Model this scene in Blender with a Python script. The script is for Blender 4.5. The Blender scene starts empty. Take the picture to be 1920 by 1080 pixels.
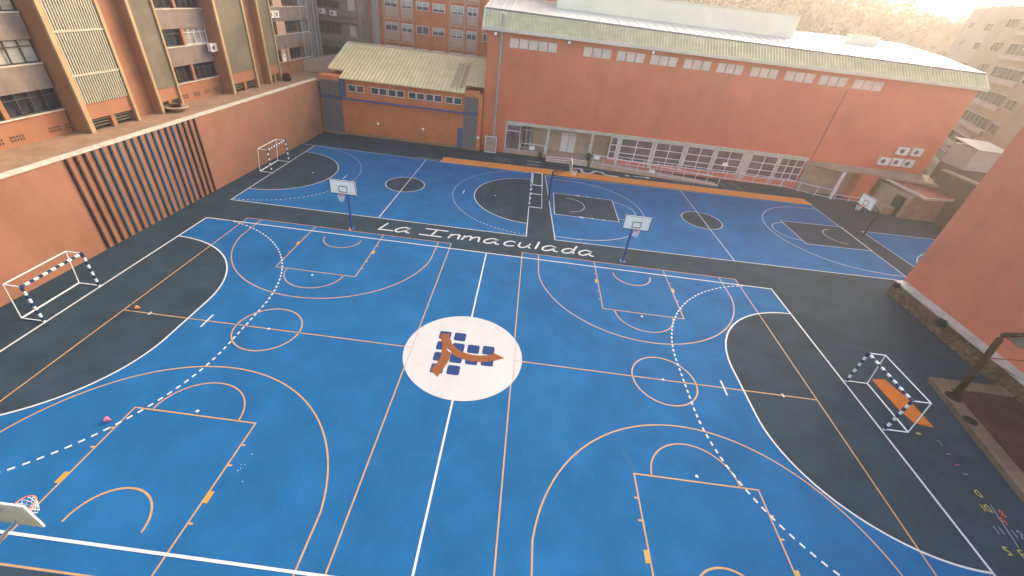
import bpy, math, random
from mathutils import Vector, Matrix
random.seed(7)
R = math.radians
SC = bpy.context.scene
COL = SC.collection

# ------------------------------------------------------------------ camera
CP = (1.8192, -15.538, 15.2975)
YAW, PITCH, ROLL, F = -0.0162, 0.6023, 0.1176, 788.2521
PX, PY = 942.066, 532.826
cy, sy, cp_, sp = math.cos(YAW), math.sin(YAW), math.cos(PITCH), math.sin(PITCH)
fw = Vector((sy * cp_, cy * cp_, -sp)); rt = Vector((cy, -sy, 0)); up = rt.cross(fw)
cr, sr = math.cos(ROLL), math.sin(ROLL)
r2 = cr * rt + sr * up; u2 = -sr * rt + cr * up
cam = bpy.data.objects.new('camera', bpy.data.cameras.new('camera')); COL.objects.link(cam)
cam.matrix_world = Matrix(((r2.x, u2.x, -fw.x, CP[0]), (r2.y, u2.y, -fw.y, CP[1]), (r2.z, u2.z, -fw.z, CP[2]), (0, 0, 0, 1)))
cam.data.sensor_width = 36; cam.data.lens = F * 36 / 1920
cam.data.shift_x = (960 - PX) / 1920; cam.data.shift_y = -(540 - PY) / 1920
cam.data.clip_start = .1; cam.data.clip_end = 3000
SC.camera = cam

# ------------------------------------------------------------------ light
SUN_EL, SUN_AZ = R(28), R(40)
W = bpy.data.worlds.new('World'); SC.world = W; W.use_nodes = True
nt = W.node_tree; bg = nt.nodes['Background']
sky = nt.nodes.new('ShaderNodeTexSky'); sky.sky_type = 'NISHITA'; sky.sun_disc = False
sky.sun_elevation = SUN_EL; sky.sun_rotation = SUN_AZ; sky.dust_density = 3; sky.air_density = 1.0; sky.ozone_density = 0.6
nt.links.new(sky.outputs[0], bg.inputs[0]); bg.inputs[1].default_value = 0.15
sun = bpy.data.objects.new('sun', bpy.data.lights.new('sun', 'SUN')); COL.objects.link(sun)
sun.data.energy = .5; sun.data.angle = R(30); sun.data.color = (1, .88, .7)
sd = Vector((math.sin(SUN_AZ) * math.cos(SUN_EL), math.cos(SUN_AZ) * math.cos(SUN_EL), math.sin(SUN_EL)))
sun.rotation_euler = sd.to_track_quat('Z', 'Y').to_euler(); sun.location = (60, 60, 60)
SC.view_settings.view_transform = 'Standard'; SC.view_settings.look = 'None'
SC.view_settings.exposure = 2.2; SC.view_settings.gamma = 1
SC.render.engine = 'CYCLES'
SC.cycles.max_bounces = 6; SC.cycles.volume_bounces = 0
SC.cycles.use_denoising = True

# ------------------------------------------------------------------ materials
def mat(name, col, rough=.8, var=.12, scale=3., metal=0., bump=0., col2=None, bscale=None, spec=.4, alpha=1., detail=5, stain=0., stain_scale=.35, streak=0., wear=0., wearcol=(.3, .3, .3)):
    m = bpy.data.materials.new(name); m.use_nodes = True
    n = m.node_tree.nodes; l = m.node_tree.links; b = n['Principled BSDF']
    tc = n.new('ShaderNodeTexCoord'); no = n.new('ShaderNodeTexNoise'); no.inputs['Scale'].default_value = scale; no.inputs['Detail'].default_value = detail
    geo = n.new('ShaderNodeNewGeometry')
    l.new(geo.outputs['Position'], no.inputs['Vector'])
    rp = n.new('ShaderNodeValToRGB'); e = rp.color_ramp.elements
    c2 = col2 or tuple(min(1, c * (1 + var)) for c in col)
    c1 = tuple(c * (1 - var) for c in col)
    e[0].position = .3; e[1].position = .7
    e[0].color = (*c1, 1); e[1].color = (*c2, 1)
    l.new(no.outputs['Fac'], rp.inputs[0]); out = rp.outputs[0]
    if stain:
        n2 = n.new('ShaderNodeTexNoise'); n2.inputs['Scale'].default_value = stain_scale; n2.inputs['Detail'].default_value = 8; n2.inputs['Roughness'].default_value = .65
        l.new(geo.outputs['Position'], n2.inputs['Vector'])
        r2_ = n.new('ShaderNodeValToRGB'); r2_.color_ramp.elements[0].position = .38; r2_.color_ramp.elements[1].position = .66
        r2_.color_ramp.elements[0].color = (1 - stain, 1 - stain, 1 - stain, 1); r2_.color_ramp.elements[1].color = (1, 1, 1, 1)
        l.new(n2.outputs['Fac'], r2_.inputs[0])
        mx = n.new('ShaderNodeMix'); mx.data_type = 'RGBA'; mx.blend_type = 'MULTIPLY'; mx.inputs[0].default_value = 1
        l.new(out, mx.inputs[6]); l.new(r2_.outputs[0], mx.inputs[7]); out = mx.outputs[2]
    if streak:
        vm = n.new('ShaderNodeVectorMath'); vm.operation = 'MULTIPLY'; vm.inputs[1].default_value = (.8, .8, .05); l.new(geo.outputs['Position'], vm.inputs[0])
        n3 = n.new('ShaderNodeTexNoise'); n3.inputs['Scale'].default_value = 1.3; n3.inputs['Detail'].default_value = 7; n3.inputs['Roughness'].default_value = .6; l.new(vm.outputs[0], n3.inputs['Vector'])
        r3_ = n.new('ShaderNodeValToRGB'); r3_.color_ramp.elements[0].position = .36; r3_.color_ramp.elements[1].position = .55
        r3_.color_ramp.elements[0].color = (1 - streak, 1 - streak, 1 - streak * .9, 1); r3_.color_ramp.elements[1].color = (1, 1, 1, 1); l.new(n3.outputs['Fac'], r3_.inputs[0])
        m3 = n.new('ShaderNodeMix'); m3.data_type = 'RGBA'; m3.blend_type = 'MULTIPLY'; m3.inputs[0].default_value = 1; l.new(out, m3.inputs[6]); l.new(r3_.outputs[0], m3.inputs[7]); out = m3.outputs[2]
    if wear:
        n4 = n.new('ShaderNodeTexNoise'); n4.inputs['Scale'].default_value = 2.3; n4.inputs['Detail'].default_value = 12; n4.inputs['Roughness'].default_value = .78; n4.inputs['Distortion'].default_value = .6; l.new(geo.outputs['Position'], n4.inputs['Vector'])
        r4_ = n.new('ShaderNodeValToRGB'); r4_.color_ramp.elements[0].position = .52; r4_.color_ramp.elements[1].position = .72
        r4_.color_ramp.elements[0].color = (0, 0, 0, 1); r4_.color_ramp.elements[1].color = (wear, wear, wear, 1); l.new(n4.outputs['Fac'], r4_.inputs[0])
        m4 = n.new('ShaderNodeMix'); m4.data_type = 'RGBA'; l.new(r4_.outputs[0], m4.inputs[0]); l.new(out, m4.inputs[6]); m4.inputs[7].default_value = (*wearcol, 1); out = m4.outputs[2]
    l.new(out, b.inputs['Base Color'])
    b.inputs['Roughness'].default_value = rough; b.inputs['Metallic'].default_value = metal
    b.inputs['Specular IOR Level'].default_value = spec; b.inputs['Alpha'].default_value = alpha
    if bump:
        bn = n.new('ShaderNodeTexNoise'); bn.inputs['Scale'].default_value = bscale or scale * 6; bn.inputs['Detail'].default_value = 6
        l.new(geo.outputs['Position'], bn.inputs['Vector'])
        bp = n.new('ShaderNodeBump'); bp.inputs['Strength'].default_value = bump; bp.inputs['Distance'].default_value = .03
        l.new(bn.outputs['Fac'], bp.inputs['Height']); l.new(bp.outputs[0], b.inputs['Normal'])
    return m

def ribmat(name, col, dark, axis=0, period=.25, rough=.45, metal=.3, stain=0.25):
    """sheet with fine ribs running across `axis`: colour and bump from a wave"""
    m = mat(name, col, rough, .08, 1.2, metal, stain=stain, stain_scale=.8)
    n = m.node_tree.nodes; l = m.node_tree.links; b = n['Principled BSDF']
    geo = n.new('ShaderNodeNewGeometry'); sx = n.new('ShaderNodeSeparateXYZ'); l.new(geo.outputs['Position'], sx.inputs[0])
    mu = n.new('ShaderNodeMath'); mu.operation = 'MULTIPLY'; mu.inputs[1].default_value = 2 * math.pi / period; l.new(sx.outputs[axis], mu.inputs[0])
    s = n.new('ShaderNodeMath'); s.operation = 'SINE'; l.new(mu.outputs[0], s.inputs[0])
    bp = n.new('ShaderNodeBump'); bp.inputs['Strength'].default_value = .6; bp.inputs['Distance'].default_value = .04
    l.new(s.outputs[0], bp.inputs['Height']); l.new(bp.outputs[0], b.inputs['Normal'])
    mr = n.new('ShaderNodeMapRange'); mr.inputs[1].default_value = -1; mr.inputs[2].default_value = -.2; l.new(s.outputs[0], mr.inputs[0])
    mx = n.new('ShaderNodeMix'); mx.data_type = 'RGBA'; l.new(mr.outputs[0], mx.inputs[0])
    mx.inputs[6].default_value = (*dark, 1)
    src = b.inputs['Base Color'].links[0].from_socket
    l.new(src, mx.inputs[7]); l.new(mx.outputs[2], b.inputs['Base Color'])
    return m

def meshmat(name, col, period=.07, fill=.35):
    """open woven mesh: alpha from a grid"""
    m = mat(name, col, .7, .05, 3)
    n = m.node_tree.nodes; l = m.node_tree.links; b = n['Principled BSDF']
    geo = n.new('ShaderNodeNewGeometry'); sx = n.new('ShaderNodeSeparateXYZ'); l.new(geo.outputs['Position'], sx.inputs[0])
    outs = []
    a = n.new('ShaderNodeMath'); a.operation = 'ADD'; l.new(sx.outputs[0], a.inputs[0]); l.new(sx.outputs[1], a.inputs[1])
    for src in (a.outputs[0], sx.outputs[2]):
        d = n.new('ShaderNodeMath'); d.operation = 'PINGPONG'; d.inputs[1].default_value = period; l.new(src, d.inputs[0])
        g = n.new('ShaderNodeMath'); g.operation = 'LESS_THAN'; g.inputs[1].default_value = period * fill; l.new(d.outputs[0], g.inputs[0]); outs.append(g.outputs[0])
    mxx = n.new('ShaderNodeMath'); mxx.operation = 'MAXIMUM'; l.new(outs[0], mxx.inputs[0]); l.new(outs[1], mxx.inputs[1])
    l.new(mxx.outputs[0], b.inputs['Alpha'])
    return m

M = {
 'slate': mat('slate_paint', (.030, .046, .055), .9, .14, .9, bump=.15, bscale=60, stain=.25, stain_scale=.22, spec=.06, wear=.3, wearcol=(.046, .058, .064)),
 'blue': mat('blue_court_paint', (.013, .098, .212), .85, .10, .7, bump=.12, bscale=60, stain=.2, stain_scale=.28, spec=.06, wear=.4, wearcol=(.030, .11, .19)),
 'white': mat('white_line_paint', (.48, .45, .39), .7, .06, 4, wear=.7, wearcol=(.25, .27, .30)),
 'cream': mat('cream_disc_paint', (.44, .395, .345), .6, .04, 1.2, stain=.1, stain_scale=.8, wear=.3, wearcol=(.36, .31, .26)),
 'orangel': mat('orange_line_paint', (.40, .205, .078), .7, .12, 3, wear=.6, wearcol=(.25, .19, .15)),
 'orange': mat('orange_track_paint', (.78, .22, .018), .6, .08, 3, stain=.12),
 'amber': mat('amber_paint', (.42, .20, .025), .6, .08, 3),
 'navy': mat('navy_logo_paint', (.012, .036, .105), .7, .08, 5, spec=.1, wear=.3, wearcol=(.03, .06, .13)),
 'brown': mat('brown_logo_paint', (.20, .062, .018), .7, .06, 5, spec=.1, wear=.3, wearcol=(.16, .07, .03)),
 'ghost': mat('worn_crack_filler', (.012, .06, .15), .7, .2, 6),
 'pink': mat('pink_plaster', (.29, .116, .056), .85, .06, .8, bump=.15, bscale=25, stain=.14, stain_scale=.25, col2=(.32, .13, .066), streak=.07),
 'hall': mat('terracotta_plaster', (.60, .126, .050), .85, .05, .6, bump=.12, bscale=22, stain=.12, stain_scale=.2, col2=(.64, .15, .064), streak=.06),
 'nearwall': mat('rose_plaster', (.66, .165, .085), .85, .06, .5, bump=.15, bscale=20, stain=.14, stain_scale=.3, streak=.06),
 'coping': mat('pale_coping', (.55, .45, .32), .8, .10, 3, stain=.25, stain_scale=1.5),
 'terrace': mat('sandy_terrace', (.29, .165, .085), .9, .12, 2, stain=.2, stain_scale=.7),
 'aporange': mat('apricot_plaster', (.34, .135, .058), .85, .07, .7, stain=.14, stain_scale=.4, streak=.06),
 'fin': mat('sand_render', (.42, .26, .12), .85, .08, .8, stain=.15, stain_scale=.5),
 'parapet': mat('grey_pebbledash', (.235, .165, .12), .9, .10, 1.2, bump=.3, bscale=60, stain=.2, stain_scale=.6, streak=.15),
 'panelgrey': mat('olive_grey_panel', (.165, .125, .072), .85, .12, .5, stain=.2, stain_scale=.5, streak=.06),
 'screen': mat('slatted_screen', (.36, .31, .20), .7, .08, 2),
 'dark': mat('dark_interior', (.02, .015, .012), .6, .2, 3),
 'glass': mat('window_glass', (.035, .035, .035), .12, .4, .7, spec=.8),
 'glassw': mat('dusty_glass', (.11, .075, .065), .25, .45, .8, spec=.7),
 'curtain': mat('window_blind', (.42, .35, .25), .7, .25, 1.3),
 'frame_w': mat('white_window_frame', (.68, .60, .54), .55, .06, 3),
 'frame_d': mat('dark_window_frame', (.06, .05, .045), .5, .1, 3),
 'brick': mat('brick_facade', (.58, .145, .042), .9, .10, 1.5, bump=.3, bscale=50, stain=.2, stain_scale=.5, streak=.06),
 'tanbeam': mat('tan_render', (.50, .30, .19), .85, .08, 1.5, stain=.12),
 'greywing': mat('grey_brown_render', (.24, .17, .13), .9, .15, .7, stain=.2),
 'pipe': mat('grey_pipe', (.30, .27, .22), .5, .08, 2),
 'steelblk': mat('black_painted_steel', (.018, .02, .03), .45, .1, 4),
 'steelblue': mat('blue_painted_steel', (.02, .06, .20), .45, .1, 4),
 'rail': mat('white_painted_rail', (.72, .60, .57), .5, .05, 4),
 'board': mat('backboard_white', (.90, .77, .62), .6, .04, 3, stain=.12, stain_scale=2),
 'boardback': mat('backboard_back', (.52, .38, .22), .6, .08, 4),
 'net': mat('white_net_cord', (.75, .72, .70), .8, .05, 4),
 'rim': mat('orange_rim', (.75, .16, .06), .5, .05, 4),
 'goalw': mat('goal_white', (.80, .74, .64), .6, .08, 4, wear=.5, wearcol=(.45, .38, .30)),
 'goalb': mat('goal_blue', (.012, .03, .075), .6, .08, 4, spec=.2),
 'rooftan': ribmat('ribbed_annex_roof', (.76, .56, .27), (.52, .37, .15), 0, .42, .6, 0, .25),
 'roofcorr': ribmat('corrugated_fascia', (.64, .53, .28), (.42, .33, .15), 0, .30, .6, 0, .3),
 'rooftop': mat('galvanised_roof', (.50, .46, .38), .45, .06, .6, metal=.2, stain=.15),
 'lantern': mat('roof_lantern_sheet', (.72, .62, .45), .6, .05, .5),
 'gutter': mat('pale_gutter', (.62, .52, .36), .6, .06, 2, stain=.15),
 'bluebeam': mat('blue_beam', (.045, .06, .16), .55, .1, 3),
 'louvre': mat('grey_louvre', (.16, .13, .12), .7, .2, 4),
 'anx': mat('orange_annex_plaster', (.57, .155, .045), .85, .07, .8, stain=.14, stain_scale=.4, streak=.07),
 'wood': mat('tan_door_panel', (.48, .32, .19), .75, .1, 1.5, stain=.15),
 'doorw': mat('pale_door', (.72, .60, .50), .6, .05, 2),
 'rubble': mat('rubble_masonry', (.17, .088, .045), .95, .45, 5, bump=1.0, bscale=9, stain=.5, stain_scale=1.5),
 'earth': mat('bare_earth', (.055, .020, .010), .95, .3, 1.2, bump=.6, bscale=8, stain=.3, stain_scale=.6),
 'kerb': mat('stone_kerb', (.17, .105, .062), .9, .15, 2, bump=.3, bscale=14, stain=.3, stain_scale=1.2),
 'canopy': mat('brown_metal', (.060, .032, .018), .7, .15, 2, spec=.15),
 'redbar': mat('dull_red_bar', (.30, .06, .04), .6, .1, 3),
 'redroof': mat('red_roof_paint', (.30, .06, .03), .8, .08, 1.5, stain=.15),
 'shedtan': mat('tan_shed_plaster', (.36, .25, .15), .85, .08, 1.2, stain=.2, stain_scale=.6),
 'tower': mat('beige_tower_render', (.36, .27, .20), .9, .06, .4, stain=.1),
 'towery': mat('ochre_tower_render', (.31, .225, .14), .9, .06, .4, stain=.1),
 'green': mat('leaf_green', (.05, .09, .03), .8, .4, 5),
 'darkgreen': mat('dark_leaf', (.022, .028, .012), .85, .4, 3),
 'bark': mat('bark', (.12, .08, .05), .9, .3, 5),
 'hill': mat('wooded_hillside_soil', (.07, .06, .03), .95, .35, .05, stain=.4, stain_scale=.03),
 'hutpanel': mat('hut_panel', (.42, .32, .23), .7, .08, 1),
 'rust': mat('rust_stain', (.20, .12, .045), .8, .2, 3),
 'patch': mat('orange_patch_paint', (.48, .125, .012), .7, .1, 3, stain=.15, spec=.1),
 'milky': mat('milky_pane', (.62, .46, .35), .5, .12, 1),
 'umber': mat('umber_plaster', (.13, .065, .04), .9, .15, .6, stain=.2),
 'acw': mat('ac_casing', (.68, .58, .48), .5, .06, 3),
 'pot': mat('dark_pot', (.030, .022, .018), .85, .2, 4, spec=.1),
 'conep': mat('pink_cone', (.80, .12, .18), .5, .05, 3),
 'coneo': mat('orange_cone', (.80, .20, .05), .5, .05, 3),
 'paving': mat('outer_ground', (.07, .055, .045), .9, .2, .5, stain=.2),
 'chalkg': mat('green_game_paint', (.06, .16, .08), .7, .1, 4),
 'chalky': mat('yellow_game_paint', (.36, .28, .06), .7, .1, 4),
 'chalkr': mat('red_game_paint', (.38, .07, .05), .7, .1, 4),
 'chalkw': mat('faded_white_paint', (.20, .20, .20), .7, .2, 4),
 'beige': mat('beige_game_paint', (.52, .45, .36), .7, .1, 4),
 'maroon': mat('maroon_bar', (.035, .009, .010), .7, .1, 4),
 'teal': mat('teal_bar', (.018, .05, .06), .7, .1, 4),
 'midblue': mat('blue_bar', (.025, .06, .11), .7, .1, 4),
 'navybar': mat('navy_bar', (.014, .022, .045), .7, .1, 4),
 'steelbar': mat('steel_blue_bar', (.035, .08, .10), .7, .1, 4),
}

# ------------------------------------------------------------------ mesh builder
class MB:
    def __init__(s): s.v = []; s.f = []
    def poly(s, pts):
        i = len(s.v); s.v += [tuple(p) for p in pts]; s.f.append(tuple(range(i, i + len(pts)))); return s
    def hexa(s, p):
        i = len(s.v); s.v += [tuple(q) for q in p]
        for f in ((0, 3, 2, 1), (4, 5, 6, 7), (0, 1, 5, 4), (1, 2, 6, 5), (2, 3, 7, 6), (3, 0, 4, 7)): s.f.append(tuple(i + k for k in f))
        return s
    def box(s, x0, x1, y0, y1, z0, z1):
        if x0 > x1: x0, x1 = x1, x0
        if y0 > y1: y0, y1 = y1, y0
        return s.hexa([(x0, y0, z0), (x1, y0, z0), (x1, y1, z0), (x0, y1, z0), (x0, y0, z1), (x1, y0, z1), (x1, y1, z1), (x0, y1, z1)])
    def prism(s, pts, z0, z1):
        n = len(pts); i = len(s.v)
        a = sum(pts[k][0] * pts[(k + 1) % n][1] - pts[(k + 1) % n][0] * pts[k][1] for k in range(n))
        if a < 0: pts = pts[::-1]
        s.v += [(p[0], p[1], z0) for p in pts] + [(p[0], p[1], z1) for p in pts]
        s.f.append(tuple(i + k for k in range(n))[::-1]); s.f.append(tuple(i + n + k for k in range(n)))
        for k in range(n): s.f.append((i + k, i + (k + 1) % n, i + n + (k + 1) % n, i + n + k))
        return s
    def tube(s, pts, r, n=8, closed=False):
        pts = [Vector(p) for p in pts]; rings = []
        for k, p in enumerate(pts):
            if closed: d = pts[(k + 1) % len(pts)] - pts[k - 1]
            else: d = pts[min(k + 1, len(pts) - 1)] - pts[max(k - 1, 0)]
            d.normalize(); a = Vector((0, 0, 1)) if abs(d.z) < .9 else Vector((1, 0, 0))
            x = d.cross(a).normalized(); y = d.cross(x)
            i = len(s.v)
            rr = r[k] if isinstance(r, (list, tuple)) else r
            s.v += [tuple(p + rr * (math.cos(t) * x + math.sin(t) * y)) for t in [2 * math.pi * q / n for q in range(n)]]
            rings.append(i)
        m = len(rings)
        for k in range(m if closed else m - 1):
            a, b = rings[k], rings[(k + 1) % m]
            for q in range(n): s.f.append((a + q, a + (q + 1) % n, b + (q + 1) % n, b + q))
        if not closed:
            s.f.append(tuple(rings[0] + q for q in range(n))[::-1]); s.f.append(tuple(rings[-1] + q for q in range(n)))
        return s
    def ribbon(s, pts, w, z=0., closed=False):
        """flat painted stroke on the ground"""
        P = [Vector((p[0], p[1])) for p in pts]; n = len(P); L = []
        for k in range(n):
            if closed: a, b = P[k - 1], P[(k + 1) % n]
            else: a, b = P[max(k - 1, 0)], P[min(k + 1, n - 1)]
            d1 = (P[k] - a); d2 = (b - P[k])
            if d1.length < 1e-9: d1 = d2
            if d2.length < 1e-9: d2 = d1
            d1 = d1.normalized(); d2 = d2.normalized(); t = (d1 + d2)
            t = t.normalized() if t.length > 1e-6 else d1
            nn = Vector((-t.y, t.x)); c = max(.5, nn.dot(Vector((-d1.y, d1.x))))
            L.append((P[k] + nn * w / 2 / c, P[k] - nn * w / 2 / c))
        m = n if closed else n - 1; i = len(s.v)
        for a, b in L: s.v += [(a.x, a.y, z), (b.x, b.y, z)]
        for k in range(m):
            j = (k + 1) % n; s.f.append((i + 2 * k, i + 2 * k + 1, i + 2 * j + 1, i + 2 * j))
        return s
    def lathe(s, c, prof, n=16):
        rings = []
        for r, z in prof:
            rings.append(len(s.v)); s.v += [(c[0] + r * math.cos(2 * math.pi * q / n), c[1] + r * math.sin(2 * math.pi * q / n), c[2] + z) for q in range(n)]
        for a, b in zip(rings, rings[1:]):
            for q in range(n): s.f.append((a + q, a + (q + 1) % n, b + (q + 1) % n, b + q))
        s.f.append(tuple(rings[0] + q for q in range(n))[::-1]); s.f.append(tuple(rings[-1] + q for q in range(n)))
        return s
    def xf(s, fn): s.v = [tuple(fn(*p)) for p in s.v]; return s
    def build(s, name, m, parent=None, smooth=False):
        me = bpy.data.meshes.new(name); me.from_pydata(s.v, [], s.f); me.update()
        if isinstance(m, str): m = M[m]
        me.materials.append(m)
        if smooth:
            for p in me.polygons: p.use_smooth = True
        o = bpy.data.objects.new(name, me); COL.objects.link(o)
        if parent: o.parent = parent
        return o

def tag(o, label, cat, group=None):
    o['label'] = label; o['category'] = cat
    if group: o['group'] = group
    return o
def thing(name, label, cat, loc=(0, 0, 0), rz=0., group=None):
    o = bpy.data.objects.new(name, None); COL.objects.link(o); o.location = loc; o.rotation_euler = (0, 0, rz)
    o.empty_display_size = .3
    return tag(o, label, cat, group)
def struct(o): o['kind'] = 'structure'; return o
def dup(root, loc=None, rz=None, label=None, group=None):
    def cp(o, par):
        c = o.copy(); COL.objects.link(c)
        if par: c.parent = par
        for ch in kids.get(o.name, []): cp(ch, c)
        return c
    kids = {}
    for o in list(bpy.data.objects):
        if o.parent: kids.setdefault(o.parent.name, []).append(o)
    c = cp(root, None)
    if loc is not None: c.location = loc
    if rz is not None: c.rotation_euler = (0, 0, rz)
    if label: c['label'] = label
    if group: c['group'] = group
    return c
def cr_spline(pts, n=8):
    out = []
    for k in range(len(pts) - 1):
        p0 = pts[max(k - 1, 0)]; p1 = pts[k]; p2 = pts[k + 1]; p3 = pts[min(k + 2, len(pts) - 1)]
        for q in range(n):
            t = q / n
            out.append(tuple(.5 * (2 * p1[i] + (p2[i] - p0[i]) * t + (2 * p0[i] - 5 * p1[i] + 4 * p2[i] - p3[i]) * t * t + (3 * p1[i] - p0[i] - 3 * p2[i] + p3[i]) * t ** 3) for i in (0, 1)))
    out.append(tuple(pts[-1])); return out
def arc(cx, cy_, r, a0, a1, n=48, ry=None):
    ry = ry or r
    return [(cx + r * math.cos(R(a0 + (a1 - a0) * k / n)), cy_ + ry * math.sin(R(a0 + (a1 - a0) * k / n))) for k in range(n + 1)]
def dashes(mb, pts, w, z, on=.15, off=.15):
    """cut a polyline into dashes"""
    d = 0; seg = []; pos = 0
    P = [Vector(p) for p in pts]
    for a, b in zip(P, P[1:]):
        L = (b - a).length; t = 0
        while t < L:
            ph = pos % (on + off); step = min((on - ph) if ph < on else (on + off - ph), L - t); step = max(step, 1e-4)
            if ph < on: mb.ribbon([a + (b - a) * t / L, a + (b - a) * (t + step) / L], w, z)
            t += step; pos += step


# ------------------------------------------------------------------ ground and painted courts
Z1, Z2, Z3, Z4, Z5, Z6 = .004, .008, .012, .016, .020, .024
g = MB().poly([(-900, -600, -.45), (900, -600, -.45), (900, 1200, -.45), (-900, 1200, -.45)]).build('ground', 'paving'); struct(g)
g = MB().poly([(-24, -24, 0), (34, -24, 0), (34, 10, 0), (48, 10, 0), (48, 34, 0), (-22.2, 34, 0), (-22.2, 33, 0)]).build('playground_pavement', 'slate'); struct(g)
HL, HW = 20.33, 10.345
b = MB(); b.poly([(-HL, -HW, Z1), (HL, -HW, Z1), (HL, HW, Z1), (-HL, HW, Z1)])
for x0, x1 in ((-17.75, -2.62), (2.5, 18.1)):
    b.poly([(x0, HW, Z1), (x1, HW, Z1), (x1, 11.08, Z1), (x0, 11.08, Z1)])
    b.poly([(x0, -11.2, Z1), (x1, -11.2, Z1), (x1, -HW, Z1), (x0, -HW, Z1)])
struct(b.build('main_court_pavement', 'blue'))
ROT = .017
def r3(x, y): return (x, y + (x - 5.) * ROT)
b = MB(); b.poly([(-20.55, 13.55, Z1), (2.75, 13.62, Z1), (2.82, 28.0, Z1), (-20.55, 28.2, Z1)])
struct(b.build('small_court_pavement', 'blue'))
b = MB().poly([(5.0, 13.62, Z1), (33.0, 14.1, Z1), (32.75, 28.75, Z1), (4.25, 27.75, Z1)])
struct(b.build('basketball_court_pavement', 'blue'))
b = MB().poly([(34.62, 23.2, Z1), (35.35, 12.0, Z1), (46, 12, Z1), (46, 23.55, Z1)])
struct(b.build('side_court_pavement', 'blue'))
# dark goal areas
def garea(sg):
    X = sg * HL; p = [(X, -7.5), (X, 7.5)]
    a = [(X - sg * 6 * math.cos(t), 1.5 + 6 * math.sin(t)) for t in [R(90 - k * 90 / 24) for k in range(25)]]
    c = [(X - sg * 6 * math.cos(t), -1.5 - 6 * math.sin(t)) for t in [R(k * 90 / 24) for k in range(25)]]
    return a + c
b = MB()
for sg in (-1, 1): b.poly([(x, y, Z2) for x, y in garea(sg)])
struct(b.build('goal_area_pavement', 'slate'))
b = MB()
h1 = arc(-20.5, 20.95, 5.05, -90, 90); h2 = arc(2.76, 20.95, 5.05, 90, 270)
for h in (h1, h2): b.poly([(x, y, Z2) for x, y in h])
b.poly([(x, y, Z2) for x, y in arc(-8.75, 20.8, 1.75, 0, 354, 59)])
k3 = [(5.05, 18.38), (10.7, 18.42), (10.72, 23.15), (5.05, 23.22)]; k4 = [(27.1, 18.75), (32.95, 18.95), (32.95, 23.6), (27.0, 23.3)]
for k in (k3, k4): b.poly([(x, y, Z2) for x, y in k])
b.poly([(x, y, Z2) for x, y in arc(18.7, 21.05, 1.8, 0, 354, 59)])
struct(b.build('court_circle_pavement', 'slate'))
# white lines
w = MB(); LW = .085
w.ribbon([(-HL, -HW), (HL, -HW), (HL, HW), (-HL, HW)], LW + .01, Z4, True)
for sg in (-1, 1): w.ribbon(garea(sg), LW, Z4)
w.ribbon([(0, HW), (0, 3)], LW, Z4); w.ribbon([(0, -3), (0, -HW)], LW, Z4)
for sg in (-1, 1):
    w.ribbon([(sg * (HL - 7), -.5), (sg * (HL - 7), .5)], LW, Z4); w.ribbon([(sg * (HL - 4), -.12), (sg * (HL - 4), .12)], LW, Z4)
    X = sg * HL
    th = math.degrees(math.acos(min(1, (HW - 1.5) / 9.)))
    pts = [(X - sg * 9 * math.sin(R(th + (90 - th) * k / 40)), 1.5 + 9 * math.cos(R(th + (90 - th) * k / 40))) for k in range(41)]
    pts += [(x, -y) for x, y in pts[::-1]]
    dashes(w, pts, LW, Z4, .2, .17)
for x, y in ((-10.17, 5.07), (-10.2, -5.25), (10.4, -5.2), (10.15, 5.15), (-10.1, 0.0), (10.24, .02)): w.prism(arc(x, y, .07, 0, 330, 11), 0.01, Z5)
# small court
w.ribbon([(-20.55, 13.55), (2.75, 13.62), (2.82, 28.0), (-20.55, 28.2)], .075, Z4, True); w.ribbon([(-20.55, 28.2), (-22.1, 28.25)], .06, Z4)
w.ribbon(h1, .07, Z4); w.ribbon(h2, .07, Z4); w.ribbon(arc(-8.75, 20.8, 1.75, 0, 354, 59), .07, Z4, True)
w.ribbon([(-8.86, 13.56), (-8.5, 28.1)], .07, Z4)
w.ribbon([(-14.35, 20.3), (-14.35, 21.2)], .08, Z4); w.ribbon([(-3.3, 20.3), (-3.3, 21.2)], .08, Z4)
dashes(w, arc(-20.5, 20.95, 7.15, -90, 88), .06, Z4, .17, .17); dashes(w, arc(2.76, 20.95, 7.0, 92, 270), .06, Z4, .17, .17)
w.prism(arc(-17.4, 20.84, .08, 0, 330, 11), 0.01, Z5); w.prism(arc(-.4, 20.8, .08, 0, 330, 11), 0.01, Z5)
# basketball court
w.ribbon([(5.0, 13.62), (33.0, 14.1), (32.75, 28.75), (4.25, 27.75)], .075, Z4, True)
w.ribbon([(19.05, 13.9), (18.65, 28.25)], .07, Z4); w.ribbon(arc(18.7, 21.05, 1.8, 0, 354, 59), .07, Z4, True)
for k in (k3, k4): w.ribbon(k, .07, Z4, True)
w.ribbon(arc(6.35, 20.8, 1.5, -85, 95), .06, Z4); w.ribbon(arc(31.5, 21.2, 1.45, 95, 265), .06, Z4)
w.ribbon(arc(10.7, 20.8, 1.8, -90, 90), .06, Z4); w.ribbon(arc(27.1, 21.1, 1.75, 90, 270), .06, Z4)
w.ribbon([(5.0, 14.25), (6.9, 14.2)] + arc(6.9, 20.6, 6.35, -90, 90) + [(5.0, 26.85)], .06, Z4)
w.ribbon([(33., 14.85), (31.2, 14.85)] + arc(31.2, 21.25, 6.3, 270, 90) + [(32.8, 27.75)], .06, Z4)
for y in (18.4, 23.2):
    for x in (7.2, 8.3, 9.3): w.box(x, x + (.4 if x < 8 else .1), y - .1, y + .1, .01, Z5)
# side court
w.ribbon([(35.35, 12.0), (34.62, 23.2), (46, 23.55)], .07, Z4); w.ribbon(arc(41, 14.5, 6, 150, 60), .06, Z4)
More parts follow.
